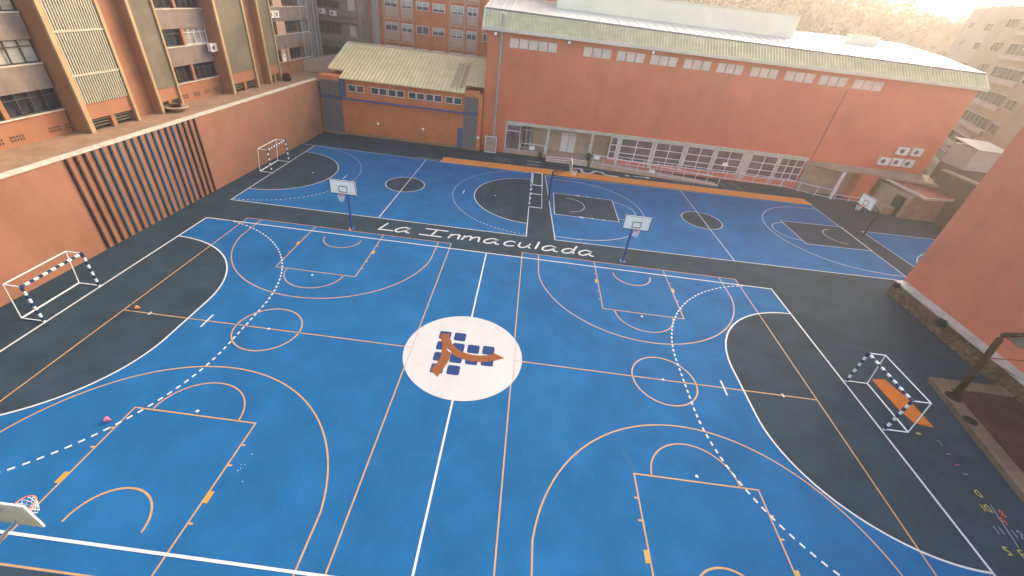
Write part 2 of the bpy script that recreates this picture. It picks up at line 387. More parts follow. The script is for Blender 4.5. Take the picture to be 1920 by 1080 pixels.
# line markers along far wall
w.ribbon([(-9.6, 28.55), (-6.95, 28.6)], .06, Z4); w.ribbon([(-7.0, 28.1), (-6.8, 29.0)], .09, Z4)
struct(w.build('white_pavement_markings', 'white'))
# orange lines
o = MB(); OW = .062
for x0, x1, xc in ((-17.72, -2.66, -10.15), (2.55, 18.05, 10.3)):
    o.ribbon([(x0, -11.15), (x1, -11.15), (x1, 11.06), (x0, 11.06)], OW, Z3, True)
    if x0 < 0: o.ribbon([(x0, 0), (-3.0, 0)], OW, Z3)
    else: o.ribbon([(3.0, 0), (x1, 0)], OW, Z3)
    o.ribbon(arc(xc, 0, 1.62, 0, 354, 59), OW + .01, Z3, True)
    for sg in (-1, 1):
        B = 11.06 * sg
        kx0, kx1 = xc - 2.5, xc + 2.5
        o.ribbon([(kx0, B), (kx0, 5.45 * sg), (kx1, 5.45 * sg), (kx1, B)], OW, Z3)
        o.ribbon([(xc + 1.78 * math.cos(R(t)), sg * (5.45 - 1.72 * math.sin(R(t)))) for t in range(0, 181, 6)], OW, Z3)
        o.ribbon([(xc + 1.3 * math.cos(R(t)), sg * (9.85 - 1.3 * math.sin(R(t)))) for t in range(0, 181, 6)], OW + .01, Z3)
        c0 = 9.4
        th0 = math.degrees(math.acos(6.5 / 6.65))
        o.ribbon([(xc + 6.55, B)] + [(xc + 6.6 * math.cos(R(t)), sg * (c0 - 6.6 * math.sin(R(t)))) for t in [8 + 164 * k / 48 for k in range(49)]] + [(xc - 6.55, B)], OW + .005, Z3)
        for kx, d in ((kx0, -1), (kx1, 1)):
            for yy in (6.45, 7.3, 9.4): o.box(kx + d * .03, kx + d * .17, sg * yy - .035, sg * yy + .035, .002, Z3 + .001)
struct(o.build('orange_pavement_markings', 'orangel'))
a = MB()
for xc in (-10.15, 10.3):
    for sg in (-1, 1):
        for d in (-1, 1): a.box(xc + d * 2.5, xc + d * 2.68, sg * 8.3, sg * 8.72, .006, Z3 + .003)
struct(a.build('key_block_pavement_markings', 'amber'))
# centre disc and emblem
b = MB().poly([(x, y, Z5) for x, y in arc(0, 0, 3.02, 0, 356, 89)]); struct(b.build('centre_disc_pavement_marking', 'cream'))
b = MB()
for s in (-1, 1):
    yy = math.sqrt(9.1 - 2.64 ** 2); b.ribbon([(s * 2.64, -yy), (s * 2.64, yy)], .035, Z6); b.ribbon([(s * 2.64, 0), (s * 3.02, 0)], .035, Z6)
struct(b.build('disc_pavement_lines', 'orangel'))
b = MB()
def rsq(x, y, s=.31, r=.1, z=Z6):
    p = []
    for cx, cy2, a0 in ((x + s - r, y + s - r, 0), (x - s + r, y + s - r, 90), (x - s + r, y - s + r, 180), (x + s - r, y - s + r, 270)): p += arc(cx, cy2, r, a0, a0 + 90, 5)
    return [(q[0], q[1], z) for q in p]
for x, y in ((-1.17, 1.21), (-.37, 1.23), (-1.15, .39), (-.33, .41), (.46, .43), (1.24, .48), (-1.13, -.41), (-.31, -.39), (.48, -.37), (1.27, -.33), (-1.1, -1.22), (-.3, -1.19)): b.poly(rsq(x, y))
struct(b.build('emblem_square_pavement_markings', 'navy'))
c1 = cr_spline([(-1.2, 1.32), (-1.12, .95), (-.88, .5), (-.5, .12), (-.05, -.12), (.5, -.22), (1.05, -.17), (1.62, .06)], 6)
b = MB().ribbon(c1, .46, .028); b.poly([(1.5, .36, .029), (1.56, -.24, .029), (2.12, .07, .029)])
c2 = cr_spline([(-1.02, .9), (-.92, .35), (-.86, -.2), (-.9, -.7), (-1.05, -1.2)], 6)
b.ribbon(c2, .46, .030); b.poly([(-1.38, -1.38, .031), (-.96, -1.76, .031), (-.76, -1.1, .031), (-1.25, -1.05, .031)])
struct(b.build('emblem_arrow_pavement_markings', 'brown'))
b = MB().poly([(-.93, .24, .033), (-.70, .10, .033), (-.58, -.06, .033), (-.63, -.05, .033), (-.80, .06, .033)]); struct(b.build('emblem_gap_pavement_marking', 'cream'))
# school name, hand lettered on the slate band
def let(paths, x, s=1.0, sx=1.0, y0=11.78):
    for p in paths:
        q = cr_spline(p, 6) if len(p) > 2 else p
        T.ribbon([(x + px * sx + py * .18, y0 + py * s) for px, py in q], .15, Z4)
T = MB()
A = [[(.95, .62), (.55, .80), (.1, .5), (.05, .12), (.35, -.02), (.72, .25), (.95, .62)], [(.95, .74), (.86, .3), (.95, .05), (1.2, .02)]]
L_ = [[(.25, 1.15), (.08, .06)], [(.02, .03), (1.15, .06)]]
I_ = [[(0, 1.05), (1.75, 1.05)], [(.9, 1.05), (.82, .05)], [(-.1, .04), (1.6, .04)]]
N_ = [[(.05, .72), (.02, .0)], [(.03, .35), (.3, .68), (.62, .66), (.66, .3), (.72, .0)]]
M_ = [[(.05, .72), (.02, .0)], [(.03, .35), (.3, .68), (.52, .66), (.58, .3), (.6, .05)], [(.6, .35), (.85, .68), (1.1, .66), (1.16, .3), (1.22, .0)]]
C_ = [[(.8, .66), (.45, .75), (.1, .45), (.12, .1), (.45, -.02), (.85, .12)]]
U_ = [[(.08, .72), (.05, .25), (.25, .0), (.55, .1), (.78, .5)], [(.82, .72), (.76, .25), (.95, .0)]]
l_ = [[(.12, 1.2), (.03, .02)]]
D_ = [[(.85, .6), (.5, .74), (.08, .45), (.06, .12), (.35, -.02), (.7, .2), (.88, .55)], [(1.05, 1.25), (.86, .4), (.95, .02)]]
for pth, x, sx in ((L_, -8.35, 1), (A, -7.1, .95), (I_, -5.15, 1), (N_, -3.05, 1.05), (M_, -2.05, 1.05), (A, -.42, .98), (C_, 1.05, 1), (U_, 2.15, 1), (l_, 3.45, 1), (A, 3.95, 1), (D_, 5.45, .95), (A, 6.7, .95)): let(pth, x, 1, sx)
struct(T.build('school_name_pavement_markings', 'white'))
# running track strip
def tr(x, y): return (x, y + (x + 6.87) * .0235)
b = MB().poly([(*tr(-6.87, 27.95), Z3), (*tr(33.0, 27.95), Z3), (*tr(32.75, 29.5), Z3), (*tr(-6.87, 29.6), Z3)]); struct(b.build('running_track_pavement', 'orange'))
b = MB()
for yy, ww in ((27.93, .05), (28.75, .04), (29.58, .05)): b.ribbon([tr(-6.87, yy), tr(32.9, yy)], ww, Z4)
b.ribbon([tr(-6.87, 27.9), tr(-6.87, 29.6)], .08, Z4); struct(b.build('track_pavement_lines', 'coping'))
# faint old paint joints
b = MB()
for p in ([(-12.2, 17.6), (-3.2, 17.4)], [(-1.35, 17.5), (-.3, 27.2)], [(-6.3, 17.6), (-5.2, 26.2)], [(-12.6, 24), (-12.0, 26.8)], [(14.5, 18.6), (15.9, 24.8)], [(12.9, 17.6), (20.5, 17.3)], [(5.3, 5.2), (5.6, 6.1)], [(7.45, -4.4), (7.95, -5.5)], [(24, 16.3), (24.4, 21.5)]):
    n = 14; pp = [(p[0][0] + (p[1][0] - p[0][0]) * k / n + random.uniform(-.05, .05), p[0][1] + (p[1][1] - p[0][1]) * k / n + random.uniform(-.03, .03)) for k in range(n + 1)]
    for k in range(n):
        if random.random() < .75: b.ribbon(pp[k:k + 2], .05, Z2)
struct(b.build('hairline_joint_pavement_lines', 'ghost'))
# playground games painted by the building
b = MB()
sn = cr_spline([(7.4, 31.2), (8.3, 31.25), (8.35, 30.4), (8.9, 30.0), (9.5, 30.5), (9.9, 31.1), (10.6, 30.9), (11.0, 30.3), (12.4, 30.2)], 6); b.ribbon(sn, .32, Z3)
b.box(13.2, 13.7, 30.8, 31.15, .002, Z3); b.ribbon([(14.1, 31.0), (15.6, 31.1)], .14, Z3); b.box(15.5, 15.95, 30.85, 31.25, .002, Z3 + .002)
struct(b.build('snake_game_pavement_marking', 'beige'))
b = MB()
for k in range(9):
    x = 19.3 + (k % 5) * .6 + random.uniform(-.1, .1); y = 30.6 + (k // 5) * .8; b.ribbon(arc(x, y, .34, 0, 330, 11), .05, Z3, True)
for k in range(7):
    x = -1.2 + (k % 4) * .55; y = 31.0 + (k // 4) * .6 - (k % 2) * .25; b.ribbon(arc(x, y, .28, 0, 330, 11), .05, Z3, True)
b.ribbon([(24.4, 30.5), (24.2, 33.2)], .07, Z3); b.ribbon([(26.4, 30.4), (25.8, 33.1)], .07, Z3)
for k in range(5): b.ribbon([(24.38 - k * .04, 30.8 + k * .55), (26.3 - k * .12, 30.8 + k * .5)], .05, Z3)
for k in range(6): b.box(2.2 + k * .25, 2.38 + k * .25, 30.55, 30.85, .002, Z3)
struct(b.build('circle_game_pavement_markings', 'chalkw'))
b = MB()
b.box(2.2, 3.75, 31.55, 32.0, .002, Z2); struct(b.build('green_panel_pavement_marking', 'chalkg'))
b = MB()
for k in range(5): b.box(2.3 + k * .3, 2.45 + k * .3, 31.65, 31.9, .01, Z4)
struct(b.build('panel_mark_pavement_markings', 'chalkw'))
b = MB().poly([(22.15, 2.12, Z2), (22.95, 2.22, Z2), (23.3, .9, Z2), (23.3, -.85, Z2), (22.4, -.7, Z2), (22.2, .2, Z2)]); struct(b.build('orange_patch_pavement_marking', 'patch'))
# hopscotch line of numbers and letters near the right kerb
def glyph(m, ch, x, y, s):
    G = {'0': [[(.1, .1), (.5, .0), (.6, .5), (.5, 1), (.1, .9), (0, .5), (.1, .1)]], 'S': [[(.6, .9), (.2, 1), (.05, .7), (.5, .45), (.55, .1), (0, .05)]],
         'E': [[(.55, 1), (0, 1)], [(0, 1), (0, 0)], [(0, 0), (.55, 0)], [(0, .5), (.45, .5)]], '1': [[(.3, 0), (.3, 1)]], '9': [[(.5, .6), (.1, .5), (.05, .9), (.45, 1), (.55, .6), (.4, 0)]],
         '8': [[(.3, .5), (.05, .75), (.3, 1), (.55, .75), (.3, .5), (.0, .22), (.3, 0), (.6, .22), (.3, .5)]], '2': [[(.05, .8), (.35, 1), (.55, .7), (0, 0), (.6, 0)]], '-': [[(0, .5), (.7, .5)]], '7': [[(0, 1), (.6, 1)], [(.6, 1), (.2, 0)]]}
    for p in G[ch]: m.ribbon([(x + a * s, y + bb * s) for a, bb in p], .05, Z3)
yl = {'chalkg': [('7', 22.75, -1.95)], 'chalkw': [('-', 22.7, -2.5), ('-', 22.65, -3.5), ('1', 21.85, -5.95), ('1', 22.05, -5.95), ('1', 22.5, -6.0), ('2', 22.75, -6.0)], 'chalkr': [('-', 22.65, -3.05), ('9', 22.5, -5.55), ('8', 22.75, -5.2)], 'chalky': [('0', 22.45, -4.4), ('1', 22.1, -5.05), ('0', 22.3, -5.05), ('S', 21.55, -6.75), ('E', 22.1, -6.8)]}
nm = {'chalkg': 'green_number_pavement_marking', 'chalkw': 'white_number_pavement_markings', 'chalkr': 'red_number_pavement_markings', 'chalky': 'yellow_letter_pavement_markings'}
for k, v in yl.items():
    b = MB()
    for ch, x, y in v: glyph(b, ch, x, y, .29)
    if k == 'chalkw': b.ribbon([(22.65, -4.72), (22.25, -6.4)], .05, Z3)
    struct(b.build(nm[k], k))
# paint drips
b = MB()
for _ in range(7):
    x = random.gauss(-7.0, .22); y = random.gauss(-7.4, .25); r = random.uniform(.010, .024); b.prism(arc(x, y, r, 0, 300, 5), .002, Z2)
struct(b.build('paint_drip_pavement_markings', 'white'))

# ------------------------------------------------------------------ left boundary wall
def wx(y): return -21.8 + (y - 33.1) * .0425          # court face of the wall
WH = 5.62
wl = thing('boundary_wall', 'pink boundary wall with pale coping and a row of coloured vertical bars', 'wall', (wx(13), 13, 0))
def loc(b, o):
    x0, y0, z0 = o.location; return b.xf(lambda x, y, z: (x - x0, y - y0, z - z0))
ya, yb = -16, 33.2
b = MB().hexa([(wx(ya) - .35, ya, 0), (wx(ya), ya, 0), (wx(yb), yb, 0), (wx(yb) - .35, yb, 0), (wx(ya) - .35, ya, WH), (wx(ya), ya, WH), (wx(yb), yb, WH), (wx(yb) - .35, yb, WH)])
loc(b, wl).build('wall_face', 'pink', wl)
b = MB().hexa([(wx(ya) - .38, ya, WH), (wx(ya) + .06, ya, WH), (wx(yb) + .06, yb, WH), (wx(yb) - .38, yb, WH), (wx(ya) - .38, ya, WH + .1), (wx(ya) + .06, ya, WH + .1), (wx(yb) + .06, yb, WH + .1), (wx(yb) - .38, yb, WH + .1)])
loc(b, wl).build('coping', 'coping', wl)
bars = ['maroon', 'maroon', 'maroon', 'teal', 'teal', 'navybar', 'steelbar', 'teal', 'steelbar', 'teal', 'midblue', 'steelbar', 'midblue', 'navybar', 'midblue', 'navybar', 'maroon', 'maroon', 'maroon']
for k, m in enumerate(bars):
    y = 5.15 + k * (14.72 - 5.15) / 18
    x = wx(y)
    p = MB().box(x + .004, x + .10, y - .06, y + .06, .06, WH - .02)
    loc(p, wl).build('wall_bar', m, wl)
# terrace behind the wall
b = MB().hexa([(-33, -16, 4.9), (wx(-16) - .35, -16, 4.9), (wx(44) - .35, 44, 4.9), (-33, 44, 4.9), (-33, -16, 5.3), (wx(-16) - .35, -16, 5.3), (wx(44) - .35, 44, 5.3), (-33, 44, 5.3)])
b.hexa([(wx(33.2) - .35, 33.25, 0), (wx(33.2) - .0, 33.25, 0), (wx(44), 44, 0), (wx(44) - .35, 44, 0), (wx(33.2) - .35, 33.25, 4.9), (wx(33.2), 33.25, 4.9), (wx(44), 44, 4.9), (wx(44) - .35, 44, 4.9)])
struct(b.build('terrace_floor', 'terrace'))

# ------------------------------------------------------------------ left apartment block (local frame: y along the facade, front plane x=0)
AP = thing('apartment_block', 'sand and apricot apartment block with tall vertical fins and a slatted stair screen', 'building', (-26.08, 10, 0), -math.atan(.05))
FZ = [6.68, 7.95, 9.28, 10.53, 11.82, 13.1, 14.4, 15.7, 17.0]   # sill, head, sill, head ...
TOPZ = 17.0
REC = -1.15
# core walls
secs = [(-14, .0), (8.35, 14.3), (22.3, 32)]
core = MB(); core.box(-9, REC - .35, -14, 34, 0, TOPZ)
for a, c in secs: core.box(REC - .35, REC, a, c, 5.3, FZ[0])
core.box(REC - .35, -.75, 4.1, 5.9, 5.3, TOPZ); core.box(REC - .35, -.75, 18.25, 20.0, 5.3, TOPZ)
core.build('rear_wall', 'aporange', AP)
for a, c in secs:
    for k in range(1, 8, 2):
        if a > 20 and c > 30: c = 31
        MB().box(REC - .35, REC + .06, a, c, FZ[k], FZ[k + 1]).build('parapet', 'parapet', AP)
    for k in range(0, 9, 2): MB().box(REC - .05, REC + .1, a, c, FZ[k] - .02, FZ[k] + .05).build('sill', 'coping', AP)
# tall fins
for y, wdt in ((.45, .30), (3.92, .22), (6.12, .22), (8.15, .16), (14.45, .28), (18.05, .22), (20.2, .22), (22.1, .16)):
    f = MB().box(-1.5, -.12, y - wdt, y, 5.28, TOPZ + .2).build('fin', 'aporange', AP); MB().box(-.119, .02, y - wdt, y, 5.28, TOPZ + .2).build('fin_edge', 'fin', f)
# wide orange returns beside the recesses
for y in (6.12, 20.2): MB().box(-1.45, -.10, y - .26, y - .223, 5.28, TOPZ).build('fin_return', 'aporange', AP)
# stair screens (slats one mesh) and panels
s = MB()
n = 19
for k in range(n):
    y = .5 + (3.66 - .5) * (k + .5) / n; s.box(-.16, -.06, y - .042, y + .042, 6.98, TOPZ)
s.build('slatted_screen', 'screen', AP)
MB().box(-.5, -.3, .46, 3.7, 6.9, TOPZ).build('screen_backing', 'frame_d', AP)
for z in (8.55, 10.9, 13.3): MB().box(-.17, -.03, .46, 3.7, z, z + .12).build('screen_rail', 'screen', AP)
for a, c in ((6.13, 7.98), (14.46, 17.82), (20.21, 21.93)):
    MB().box(-.3, -.10, a, c, 6.92, TOPZ).build('stair_panel', 'panelgrey', AP)
for a, c in ((.46, 3.7), (6.13, 7.98), (14.46, 17.82), (20.21, 21.93)):
    MB().box(-.34, -.14, a, c, 6.05, 6.97).build('apron_wall', 'aporange', AP)
    m = (a + c) / 2
    for y0, y1 in ((a + .15, m - .15), (m + .15, c - .15)):
        v = MB().box(-.6, -.5, y0, y1, 5.35, 6.04).build('vent_opening', 'dark', AP)
        sl = MB()
        for q in range(3): sl.box(-.42, -.22, y0, y1, 5.55 + q * .18, 5.59 + q * .18)
        sl.build('vent_slats', 'panelgrey', v)
    MB().box(-.36, -.15, m - .15, m + .15, 5.3, 6.05).build('vent_pier', 'aporange', AP)
# windows in the recessed bays
def bay_window(y0, y1, z0, z1, style):
    fr = MB(); X = REC
    d = .05
    fr.box(X - .2, X - .12, y0, y1, z0 + .05, z0 + .05 + d); fr.box(X - .2, X - .12, y0, y1, z1 - d, z1)
    n = max(2, round((y1 - y0) / .7))
    for k in range(n + 1):
        y = y0 + (y1 - y0 - d) * k / n; fr.box(X - .2, X - .12, y, y + d, z0 + .05 + d, z1 - d)
    if style != 'open': fr.box(X - .195, X - .125, y0 + d, y1 - d, z1 - .38, z1 - .34)
    w = fr.build('window', 'frame_d' if style != 'light' else 'frame_w', AP)
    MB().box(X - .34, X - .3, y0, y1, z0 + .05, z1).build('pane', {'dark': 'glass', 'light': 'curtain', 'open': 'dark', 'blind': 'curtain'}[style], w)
    if style == 'blind':
        for k in range(n):
            if k % 3 != 1: y = y0 + (y1 - y0) * k / n; MB().box(X - .28, X - .24, y + .08, y + (y1 - y0) / n - .05, z0 + .1 + .2 * (k % 2), z1 - .06).build('blind', 'curtain', w)
rows = [(FZ[0], FZ[1]), (FZ[2], FZ[3]), (FZ[4], FZ[5]), (FZ[6], FZ[7])]
bays = [(-13.5, -9.8), (-9.4, -6.2), (-5.8, -3.25), (-2.95, .12), (8.3, 11.25), (11.45, 14.15)]
st = [['dark', 'dark', 'open', 'dark', 'open', 'dark'], ['dark', 'blind', 'dark', 'blind', 'dark', 'light'], ['open', 'dark', 'open', 'blind', 'dark', 'dark'], ['dark'] * 6]
for ri, (z0, z1) in enumerate(rows):
    for bi, (y0, y1) in enumerate(bays): bay_window(y0, y1, z0, z1, st[ri][bi])
    for y in (-3.25, 11.25): MB().box(REC - .33, REC + .03, y, y + .25, z0, z1).build('window_pier', 'aporange', AP)
    MB().box(REC - .33, REC - .02, -6.2, -5.8, z0, z1).build('window_pier', 'aporange', AP)
# far bay with loggias
for ri, (z0, z1) in enumerate(rows):
    for y0, y1, stl in ((22.3, 24.4, 'open'), (26.2, 28.9, 'dark' if ri else 'open')): bay_window(y0, y1, z0 + .1, z1 - .1, stl)
    MB().box(REC - .33, REC + .05, 24.5, 26.1, z0, z1).build('window_pier', 'tanbeam', AP)
MB().tube([(REC + .12, 25.4, 6), (REC + .12, 25.4, 8.3)], .04, 6).build('downpipe', 'redbar', AP)
# dark stair shaft with pipes
MB().box(-5, REC - .1, 29.4, 33.6, 5, TOPZ).build('stair_shaft', 'louvre', AP)
for y in (29.5, 31.0, 32.6, 33.5): MB().tube([(REC + .02, y, 5.3), (REC + .02, y, TOPZ)], .07, 6).build('downpipe', 'pipe', AP)
# small ventilation grilles low on the wall
for yc in (-4.6, -3.5, -1.35, -.35, 9.4, 10.7, 12.0, 13.1):
    v = MB().box(REC, REC + .012, yc, yc + .70, 5.57, 5.87).build('ventilation_grille', 'dark', AP)
    ys = [yc - .03]; zs = [5.54, 5.58, 5.70, 5.75, 5.87, 5.90]
    for i in range(5): ys += [yc + i * .15, yc + i * .15 + .09]
    ys.append(yc + .73); fr = MB(); fr.v = [(REC + .02, y, z) for z in zs for y in ys]; ny_ = len(ys)
    for j in range(5):
        for i in range(ny_ - 1):
            if not (i % 2 == 1 and j % 2 == 1): a = j * ny_ + i; fr.f.append((a, a + 1, a + ny_ + 1, a + ny_))
    fr.build('grille_lattice', 'aporange', v)
MB().box(-9, 0.3, -14, 34, TOPZ + .2, TOPZ + .5).build('roof_slab', 'coping', AP)

def ac(x, y, z, rz, label, group, s=1.0):
    t = thing('air_conditioner', label, 'air conditioner', (x, y, z), rz, group)
    MB().box(-.42 * s, .42 * s, -.15, .15, 0, .62 * s).build('casing', 'acw', t)
    f = MB(); f.tube([(-.1 * s + .2 * s * math.cos(R(a)), -.165, .31 * s + .2 * s * math.sin(R(a))) for a in range(0, 360, 24)], .015, 5, True)
    for q in range(4):
        r_ = .05 + .04 * q; f.tube([(-.1 * s + r_ * s * math.cos(R(a)), -.16, .31 * s + r_ * s * math.sin(R(a))) for a in range(0, 360, 30)], .006, 4, True)
    g = MB().prism(arc(0, 0, .19 * s, 0, 340, 17), 0, .01).xf(lambda x, y, z: (x - .1 * s, -.152 - z, y + .31 * s)).build('fan_grille', 'dark', t)
    f.build('grille_ring', 'acw', g)
    br = MB(); 
    for sx in (-.3, .3): br.box(sx * s - .02, sx * s + .02, -.15, .3, -.06, -.001)
    br.build('bracket', 'frame_d', t)
    return t
APR = Matrix.Translation((-26.08, 10, 0)) @ Matrix.Rotation(-math.atan(.05), 4, 'Z')
def apw(x, y, z): v = APR @ Vector((x, y, z)); return v.x, v.y, v.z
p = apw(REC + .5, 13.7, 8.75); ac(*p, R(90), 'white air conditioner hanging under the pale window between the first and second stair panels', None)
for yy, lab in ((23.0, 'air conditioner nearer the last fin, one of two on a grey parapet'), (23.95, 'air conditioner farther from the last fin, one of two on a grey parapet')):
    p = apw(REC + .5, yy, 10.95); ac(*p, R(90), lab, None)
# satellite dish on the fin building
p = apw(REC + .5, 24.0, 7.3)
t = thing('satellite_dish', 'round pale satellite dish in the dark loggia of the fin building', 'dish', p, R(90))
MB().lathe((0, 0, 0), [(.02, 0), (.25, .03), (.42, .10), (.43, .11), (.25, .05), (.02, .02)], 20).xf(lambda x, y, z: (x, -z, y)).build('reflector', 'acw', t)
MB().tube([(0, 0, 0), (0, -.35, .05)], .015, 6).tube([(0, .02, 0), (0, .35, -.1)], .02, 6).build('arm', 'pipe', t)
# lump of covered furniture beside the last fin
p = apw(.35, 22.3, 5.3)
t = thing('planter_tub', 'dark round tub with brown plant at the foot of the last fin on the terrace', 'plant tub', p)
MB().lathe((0, 0, 0), [(.35, 0), (.5, .35), (.46, .36)], 14).build('tub', 'pot', t)
def leafball(c, r, n, m, name, parent, size=.12, squash=.8):
    b = MB()
    for _ in range(n):
        d = Vector((random.gauss(0, 1), random.gauss(0, 1), random.gauss(0, 1))).normalized() * r * random.uniform(.35, 1.05)
        q = Vector(c) + Vector((d.x, d.y, d.z * squash))
        a = Vector((random.gauss(0, 1), random.gauss(0, 1), random.gauss(0, 1))).normalized(); e = a.orthogonal().normalized(); s_ = size * random.uniform(.6, 1.4)
        b.poly([q + a * s_, q + e * s_ * .5, q - a * s_, q - e * s_ * .5])
    return b.build(name, m, parent)
leafball((0, 0, .5), .42, 260, 'earth', 'foliage', t, .1, .5)
p = apw(.15, 7.1, 5.3)
t = thing('planter_tub', 'wide low brown tub on the terrace at the foot of the second stair panel', 'plant tub', p)
MB().lathe((0, 0, 0), [(.45, 0), (.85, .32), (.8, .36), (.3, .3)], 18).build('tub', 'shedtan', t)
leafball((0, 0, .3), .5, 200, 'earth', 'foliage', t, .1, .4)

# end wall beyond the terrace corner
t = thing('terrace_end_wall', 'pinkish grey end wall closing the terrace behind the annex roof', 'wall', (-24.3, 38.5, 5.3))
MB().hexa([(-2.6, -.1, -.01), (3.6, 1.6, -.01), (3.6, 1.8, -.01), (-2.6, .1, -.01), (-2.6, -.1, 1.0), (3.6, 1.6, 2.4), (3.6, 1.8, 2.4), (-2.6, .1, 1.0)]).build('wall_body', 'tanbeam', t)
MB().hexa([(-2.65, -.16, 1.001), (3.65, 1.54, 2.401), (3.65, 1.86, 2.401), (-2.65, .16, 1.001), (-2.65, -.16, 1.07), (3.65, 1.54, 2.47), (3.65, 1.86, 2.47), (-2.65, .16, 1.07)]).build('coping', 'parapet', t)

# ------------------------------------------------------------------ buildings behind
def flat_window(par, x0, x1, z0, z1, y, fm='frame_w', pm='glass', n=2, d=.06, blind=None):
    f = MB(); f.box(x0, x1, y - .07, y - .005, z0, z0 + d); f.box(x0, x1, y - .07, y - .005, z1 - d, z1)
    for k in range(n + 1):
        x = x0 + (x1 - x0 - d) * k / n; f.box(x, x + d, y - .07, y - .005, z0 + d, z1 - d)
    w = f.build('window', fm, par)
    MB().box(x0 + .01, x1 - .01, y - .045, y - .004, z0 + .01, z1 - .01).build('pane', pm, w)
    if blind: MB().box(x0 + d, x1 - d, y - .066, y - .046, z1 - d - (z1 - z0) * blind, z1 - d).build('blind', 'curtain', w)
    return w
BR = thing('brick_apartment_block', 'terracotta brick apartment block with white windows behind the ribbed annex roof', 'building', (-8, 50, 0))
def bl(x): return x + 8
MB().box(bl(-21.3), bl(8), 0, 12, 0, 24).build('facade', 'brick', BR)
MB().box(bl(-20.9), bl(-20.05), -.12, -.002, 0, 24).build('grey_strip', 'pipe', BR)
for zc in (4.2, 6.9, 9.64, 12.36, 15.1, 17.8):
    for x0, x1, bb in ((-14.9, -13.2, .5 if zc > 10 else None), (-12.7, -11.05, .6 if zc > 10 else .4)): flat_window(BR, bl(x0), bl(x1), zc, zc + .95, 0, blind=bb)
    flat_window(BR, bl(-5.85), bl(-5.25), zc, zc + .95, 0, n=1)
# recessed loggia bays
for (xa, xm, xb) in ((-19.3, -17.25, -15.35), (-10.35, -8.35, -6.6)):
    for zc in (4.2, 6.9, 9.64, 12.36, 15.1, 17.8):
        MB().box(bl(xa), bl(xb), -.16, -.003, zc + 1.35, zc + 1.5).build('floor_band', 'tanbeam', BR)
        for x0, x1 in ((xa, xm - .1), (xm + .15, xb)):
            flat_window(BR, bl(x0 + .15), bl(x1 - .1), zc, zc + 1.0, 0, pm='glass', blind=random.choice([.5, .7, .3, .9]))
            MB().box(bl(x0 + .15), bl(x1 - .1), -.03, -.004, zc - 1.1, zc - .02).build('spandrel', 'tanbeam', BR)
    for x in (xa, xm, xb):
        MB().box(bl(x) - .09, bl(x) + .09, -.2, -.162, 2, 19).build('pilaster', 'tanbeam', BR)
for xa, xb in ((-19.6, -17.4), (-16.7, -12.3), (-10.6, -7.6), (-5.9, -3.7)):      # rooftop rail frames in front, seen over the ridge
    f = MB(); z0, z1 = 6.2, 7.55
    f.box(bl(xa), bl(xb), -.9, -.85, z1 - .06, z1)
    for k in range(3): x = xa + (xb - xa) * k / 2; f.box(bl(x) - .03, bl(x) + .03, -.9, -.85, z0, z1 - .06)
    f.build('balcony_frame', 'frame_w', BR)
    MB().box(bl(xa) + .05, bl(xb) - .05, -.87, -.852, z0, z1 - .07).build('balcony_glass', 'curtain', BR)

WG = thing('shaded_apartment_wing', 'shaded grey brown wing with dark window bands between the fin building and the brick block', 'building', (-24, 46, 0))
MB().box(-3.2, 2.68, 0, 10, 0, 24).build('facade', 'greywing', WG)
for zc, zz in ((6.0, 7.3), (8.85, 10.15), (11.7, 13.1), (14.5, 15.9)):
    flat_window(WG, -2.6, .3, zc, zz, 0, 'frame_d', 'glass', 4, blind=.35 if zc > 11 else None)
    MB().box(-2.8, 2.6, -.35, -.002, zc - .75, zc - .08).build('balcony_parapet', 'parapet', WG)
    MB().box(-2.8, 2.6, -.42, -.002, zz + .05, zz + .12).build('floor_edge', 'frame_d', WG)
    flat_window(WG, 1.4, 2.3, zc - .2, zz, 0, 'tanbeam', 'curtain', 1)
for xx, zz, lab in ((-1.7, 11.0, 'air conditioner nearer the fin building on the shaded wing parapet'), (-.3, 10.9, 'air conditioner nearer the brick block on the shaded wing parapet')):
    ac(-24 + xx, 45.3, zz, 0, lab, None, .9)

# ------------------------------------------------------------------ annex
AN = thing('annex_building', 'low orange annex with ribbed pale roof, strip windows and grey louvre towers', 'building', (-12.5, 33.3, 0))
def A_(x): return x + 12.5
YW = .1
b = MB(); b.box(A_(-21.7), A_(-3.45), YW, 8, 0, 3.98); b.box(A_(-21.6), A_(-3.45), YW + .25, 8, 3.98, 6.0)
b.box(A_(-3.9), A_(-3.45), -.05, YW, 0, 6.0)
b.build('wall', 'anx', AN)
MB().box(A_(-19.3), A_(-5.5), YW - .02, YW - .002, 0, .28).build('skirting', 'terrace', AN)
MB().box(A_(-21.5), A_(-3.95), -.28, -.12, 3.92, 4.1).build('blue_beam', 'bluebeam', AN)
for (x0, x1) in ((-21.5, -19.32), (-5.48, -3.92)):
    MB().box(A_(x0), A_(x1), -.1, YW + 1.3, 0, .28).build('tower_base', 'terrace', AN)
    MB().box(A_(x0), A_(x1), -.1, YW + 1.3, 5.72, 6.16).build('tower_cap', 'anx', AN)
    MB().box(A_(x0) + .03, A_(x1) - .03, .02, YW + 1.2, .28, 5.72).build('tower_core', 'dark', AN)
    l1 = MB()
    for k in range(13): z = 4.16 + k * .12; l1.box(A_(x0), A_(x1), -.1, .0, z, z + .07)
    l1.build('upper_louvre', 'louvre', AN)
    l2 = MB()
    for k in range(26): z = .3 + k * .136; l2.box(A_(x0), A_(x1), -.1, -.05, z, z + .08)
    for k in range(15): x = A_(x0) + (x1 - x0 - .05) * k / 14; l2.box(x, x + .05, -.045, .0, .28, 3.9)
    l2.build('perforated_screen', 'louvre', AN)
